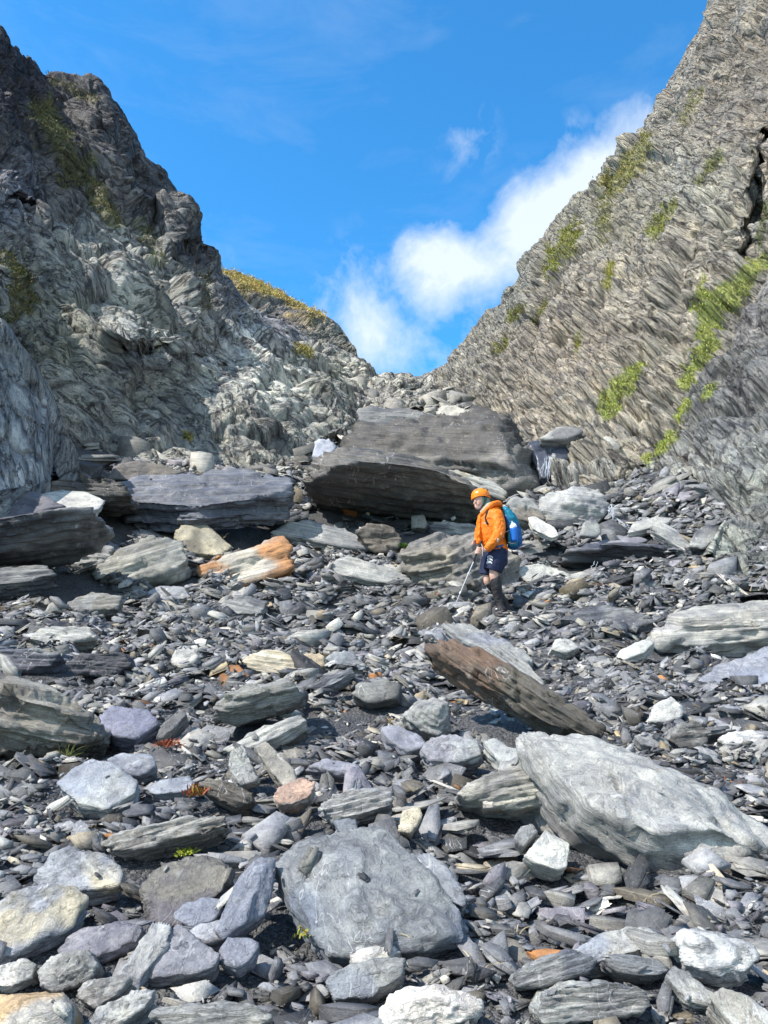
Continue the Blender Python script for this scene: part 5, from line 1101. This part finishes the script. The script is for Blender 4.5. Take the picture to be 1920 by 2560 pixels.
part('shoulder_strap', raw([decal(jb, [(600, 455), (562, 520), (548, 590), (556, 640), (582, 685)], .016)]), K_BLACK, BPk)
part('strap_trim', raw([decal(jb, [(580, 480), (552, 540), (540, 600), (548, 650)], .006), decal(jb, [(500, 665), (540, 668), (575, 660)], .006)]), K_STRAP, BPk)
part('hip_belt', raw([decal(jb, [(800, 985), (760, 1000), (722, 1010), (690, 1020)], .014)]), K_BLUE, BPk)
part('hip_strap', raw([decal(jb, [(728, 885), (720, 940), (722, 1005)], .013), decal(jb, [(770, 820), (800, 855), (822, 888)], .010), tube([(850, 965, -150, 6, 6), (900, 985, -172, 6, 6), (952, 970, -160, 6, 6)], seg=8), tube([(770, 820, -150, 5, 5), (820, 818, -165, 5, 5), (865, 795, -168, 5, 5)], seg=8)]), K_STRAP, BPk)
part('compression_cord', raw([tube([(990, 760, -130, 4, 4), (1010, 850, -120, 4, 4), (985, 960, -120, 4, 4)], seg=8), tube([(1000, 740, -120, 4, 4), (1050, 740, -40, 4, 4), (1066, 880, -20, 4, 4)], seg=8)]), K_TEAL, BPk)

WB = body_root('water_bottle', 'blue drinking bottle with a white cap in the side pocket of the rucksack', 'bottle')
part('flask', raw([tube([(935, 935, -172, 52, 52), (932, 850, -172, 57, 57), (926, 790, -172, 58, 58), (922, 766, -172, 52, 52)])]), K_BOTTLE, WB)
part('cap', raw([tube([(921, 765, -172, 50, 50), (918, 735, -172, 52, 52), (914, 712, -172, 36, 36), (908, 695, -172, 16, 16)]), tube([(906, 700, -172, 9, 9), (900, 668, -172, 7, 7)], seg=10)]), K_WHITE, WB)

TPk = body_root('trekking_pole', 'thin silver walking pole with a black grip, held by the hiker', 'pole')
part('shaft', raw([tube([(352, 1238, -184, 7, 7), (230, 1526, -150, 6, 6), (105, 1832, -110, 4.5, 4.5)], seg=10)]), K_ALU, TPk)
part('grip', raw([tube([(466, 955, -192, 17, 17), (452, 985, -190, 15, 15), (420, 1065, -188, 13, 13), (388, 1145, -186, 14, 14), (350, 1242, -184, 12, 12)])]), K_BLACK, TPk)
part('clamp', raw([tube([(282, 1402, -165, 11, 11), (273, 1422, -163, 11, 11)], seg=10)]), K_ALU, TPk)
part('clamp', raw([tube([(170, 1673, -132, 12, 12), (158, 1698, -130, 14, 14)], seg=10)]), K_ALU, TPk)
part('wrist_strap', raw([tube([(455, 990, -200, 6, 3), (480, 1060, -215, 7, 3), (474, 1130, -210, 7, 3), (476, 1172, -200, 6, 3)], seg=8)]), K_STRAP, TPk)
print('hiker', round(time.time() - T0, 1), 'feet z offset', FZ)

# ------------------------------------------------------------------ small plants, dry grass, water
def hm_at(x, y):
    i = min(NY - 1, max(0, int((y - Y0) / HS))); j = min(NX - 1, max(0, int((x - X0) / HS)))
    return max(HM[i, j] - .02, HG[i, j])
def surf(u, v, lo=1.6, hi=18):
    """where the line of sight first meets the stones"""
    dr = P(u, v, 1.0)
    for d in np.arange(lo, hi, .03):
        p = dr * d
        if p[2] < hm_at(p[0], p[1]): return p
    return dr * ground_d(u, v)
def blades(n, L, w, spread, droop, cols, seed, up=1.0, rnd=.6):
    rg = np.random.default_rng(seed); V, F, C = [], [], []
    for b in range(n):
        o = np.append(rg.normal(0, spread, 2), rg.uniform(-.01, .005)); dr = unit(np.append(rg.normal(0, rnd, 2), up)); l = L * rg.uniform(.5, 1.15); side = unit(np.cross(dr, rg.normal(0, 1, 3))); base = len(V); k = 5
        c = np.array(cols[rg.integers(len(cols))]) * rg.uniform(.4, .85)
        for q in range(k):
            t = q / (k - 1); p = o + dr * l * t + np.array([dr[0] * .5, dr[1] * .5, -1]) * droop * l * t * t; ww = w * (1 - t) ** .6 * (.5 + t) if q < k - 1 else w * .05
            V += [p - side * ww, p + side * ww]; C += [c, c]
        for q in range(k - 1): a = base + 2 * q; F.append((a, a + 1, a + 3, a + 2))
    return np.array(V), np.array(F), np.array(C)
def plant(name, label, cat, u, v, n, L, w, spread, droop, cols, seed, up=1., rnd=.6, group=None):
    p = surf(u, v); V, F, C = blades(n, L, w, spread, droop, cols, seed, up, rnd)
    return link(name, mesh_np(name, V, F, M_VEG, {'col': ('FLOAT_COLOR', C)}), loc=p, label=label, cat=cat, group=group)
plant('leafy_plant', 'bright green leafy cushion plant on the left shoulder of the boulder behind the hiker', 'plant', 1012, 1368, 220, .10, .014, .10, .3, [(.22, .42, .05), (.14, .32, .04), (.35, .5, .12)], 1, rnd=.8)
plant('red_plant', 'tuft of bright red leaves in front of the narrow dark slab at left', 'plant', 420, 1862, 90, .055, .006, .03, .2, [(.50, .10, .05), (.6, .2, .08), (.35, .08, .05)], 2, rnd=.9)
plant('red_plant', 'red and yellow upright plant at the end of the dark brown layered slab', 'plant', 492, 1985, 80, .06, .006, .022, .15, [(.45, .12, .05), (.5, .32, .06), (.4, .1, .06)], 3, rnd=.5)
plant('red_plant', 'sparse reddish tuft at the right edge above the gravel', 'plant', 1845, 1968, 50, .06, .004, .03, .2, [(.45, .17, .1), (.5, .3, .12)], 4, rnd=.8)
plant('moss', 'small yellow green moss cushion above the dark violet slab', 'moss', 465, 2130, 160, .018, .005, .018, .2, [(.5, .55, .06), (.38, .45, .05)], 5, rnd=1.)
plant('grass_tuft', 'thin green grass tuft in the shade of the brown layered boulder', 'grass tuft', 172, 1900, 40, .16, .0022, .02, .35, [(.16, .22, .06), (.3, .3, .1)], 6, rnd=.5)
plant('dry_grass', 'nest of straw coloured dry grass by the split block', 'dry grass', 968, 1800, 70, .07, .002, .025, .6, [(.75, .5, .2), (.6, .42, .2)], 7, up=.5, rnd=1.2)
plant('leafy_plant', 'tiny green leaves growing under the left side of the large veined boulder', 'plant', 762, 2332, 26, .022, .007, .02, .2, [(.25, .45, .08), (.5, .42, .08)], 8, rnd=1.)
for k_, (u, v, lab, L_) in enumerate(((1295, 2330, 'upright straw coloured grass stalks right of the large veined boulder', .10), (1600, 2268, 'long bent straw stalk lying over stones at lower right', .13), (1200, 2430, 'curved straw blade beside the large white quartz boulder', .12),
                                       (1038, 2350, 'single thin straw blade at the foot of the large veined boulder', .09), (1730, 1660, 'straw blades left of the smooth blue slab', .16), (1885, 2010, 'short straw stub at the right edge', .07), (560, 1345, 'wispy straw grass on the left ledges', .2), (730, 2400, 'short straw stalk in the gravel left of the veined boulder', .07))):
    plant('dry_grass', lab, 'dry grass', u, v, 4, L_, .0026 * L_ / .1, .008, .5, [(.72, .58, .32), (.62, .5, .3)], 20 + k_, rnd=.45)
K_WATER = bpy.data.materials.new('white_water'); K_WATER.use_nodes = True
_b = K_WATER.node_tree.nodes['Principled BSDF']; _b.inputs['Base Color'].default_value = (.55, .6, .65, 1); _b.inputs['Roughness'].default_value = .25
K_POOL = simple('pool_water', (.02, .03, .045), .06, .5, 0)
def strands(name, lines, r, seed, label):
    rg = np.random.default_rng(seed); prt = []
    for (u0, v0, u1, v1, d, n, spread) in lines:
        for _ in range(n):
            du = rg.normal(0, spread); a = P((u0 + du) * O, v0 * O, d); b = P((u1 + du * 1.3) * O, (v1 + rg.uniform(-.3, .05) * (v1 - v0)) * O, d - rg.uniform(0, .25)); V = []; F = []; K_ = 7; rr = r * rg.uniform(.4, 1.3)
            for i in range(K_):
                t = i / (K_ - 1); c = a + (b - a) * t + rg.normal(0, .012, 3); w_ = rr * (.4 + .6 * math.sin(math.pi * min(1, t + .15)))
                for an in np.linspace(0, 2 * np.pi, 6, endpoint=False): V.append(c + np.array([math.cos(an), math.sin(an), 0]) * w_)
            for i in range(K_ - 1):
                for j in range(6): F.append((i * 6 + j, i * 6 + (j + 1) % 6, (i + 1) * 6 + (j + 1) % 6, (i + 1) * 6 + j))
            prt.append((np.array(V), F))
    me_ = raw(prt); me_.materials.append(K_WATER); link(name, me_, kind='structure')
strands('waterfall', [(1186, 985, 1180, 1035, 15.2, 9, 4), (1176, 1000, 1172, 1030, 15.2, 5, 3), (1322, 1090, 1325, 1125, 12.6, 8, 3), (1330, 1120, 1360, 1140, 12.4, 6, 3)], .0045, 1, '')
strands('water', [(1310, 1212, 1310, 1240, 10.95, 5, 16), (1375, 1215, 1378, 1240, 10.95, 9, 22), (1450, 1226, 1450, 1252, 10.95, 8, 18)], .0035, 2, '')
def pool(pts, z_at):
    p0 = P(z_at[0] * O, z_at[1] * O, z_at[2]); V = []
    for (u, v) in pts: dr = P(u * O, v * O, 1.0); d = p0[2] / dr[2]; V.append(dr * d if 0 < d < 60 else dr * z_at[2])
    me_ = bpy.data.meshes.new('water'); me_.from_pydata([tuple(x) for x in V], [], [tuple(range(len(V)))]); me_.materials.append(K_POOL); link('water', me_, kind='structure')
pool([(1595, 1300), (1600, 1290), (1640, 1284), (1700, 1284), (1760, 1296), (1700, 1306)], (1640, 1300, 9.35))

# ------------------------------------------------------------------ labels that single out the medium stones
TONES = ['blue grey', 'dark grey', 'pale blue grey', 'plain grey', 'charcoal', 'pale grey', 'violet grey', 'brown', 'white', 'tan', 'rust orange', 'ochre']
HS_ALL = [(c, s_, n) for (o, c, s_, n) in HERO if n]
def rel_word(u, v, c, s_):
    dx, dy = (u - c[0]) / max(s_[0], 60), (v - c[1]) / max(s_[1], 40)
    if abs(dx) > 2.2 * abs(dy): return 'left of' if dx < 0 else 'right of'
    if abs(dy) > 2.2 * abs(dx): return 'behind' if dy < 0 else 'in front of'
    return ('behind and ' if dy < 0 else 'in front and ') + ('left of' if dx < 0 else 'right of')
lps = sorted(m[2] for m in MED); used = {}
for o, (u, v), Lp, ci, tr, br in MED:
    r = lps.index(Lp) / len(lps); size = 'small' if r < .3 else 'medium' if r < .7 else 'large'
    shape = 'thin slate plate' if tr < .2 else 'flat slate stone' if tr < .33 else 'chunky stone' if br > .6 else 'long blocky stone'
    near = sorted(HS_ALL, key=lambda h: math.hypot(u - h[0][0], v - h[0][1]))[:7]
    lab = None
    for c, s_, n in near:
        t = f'{size} {TONES[ci]} {shape} {rel_word(u, v, c, s_)} the {n}'
        if len(t.split()) <= 16 and t not in used: lab = t; break
    if lab is None: lab = t
    used[lab] = 1; o['label'] = lab
for o_ in bpy.data.objects:
    if len(str(o_.get('label', '')).split()) > 16: print('LONG', o_.name, o_['label'])
print('labels', len(used), 'of', len(MED))
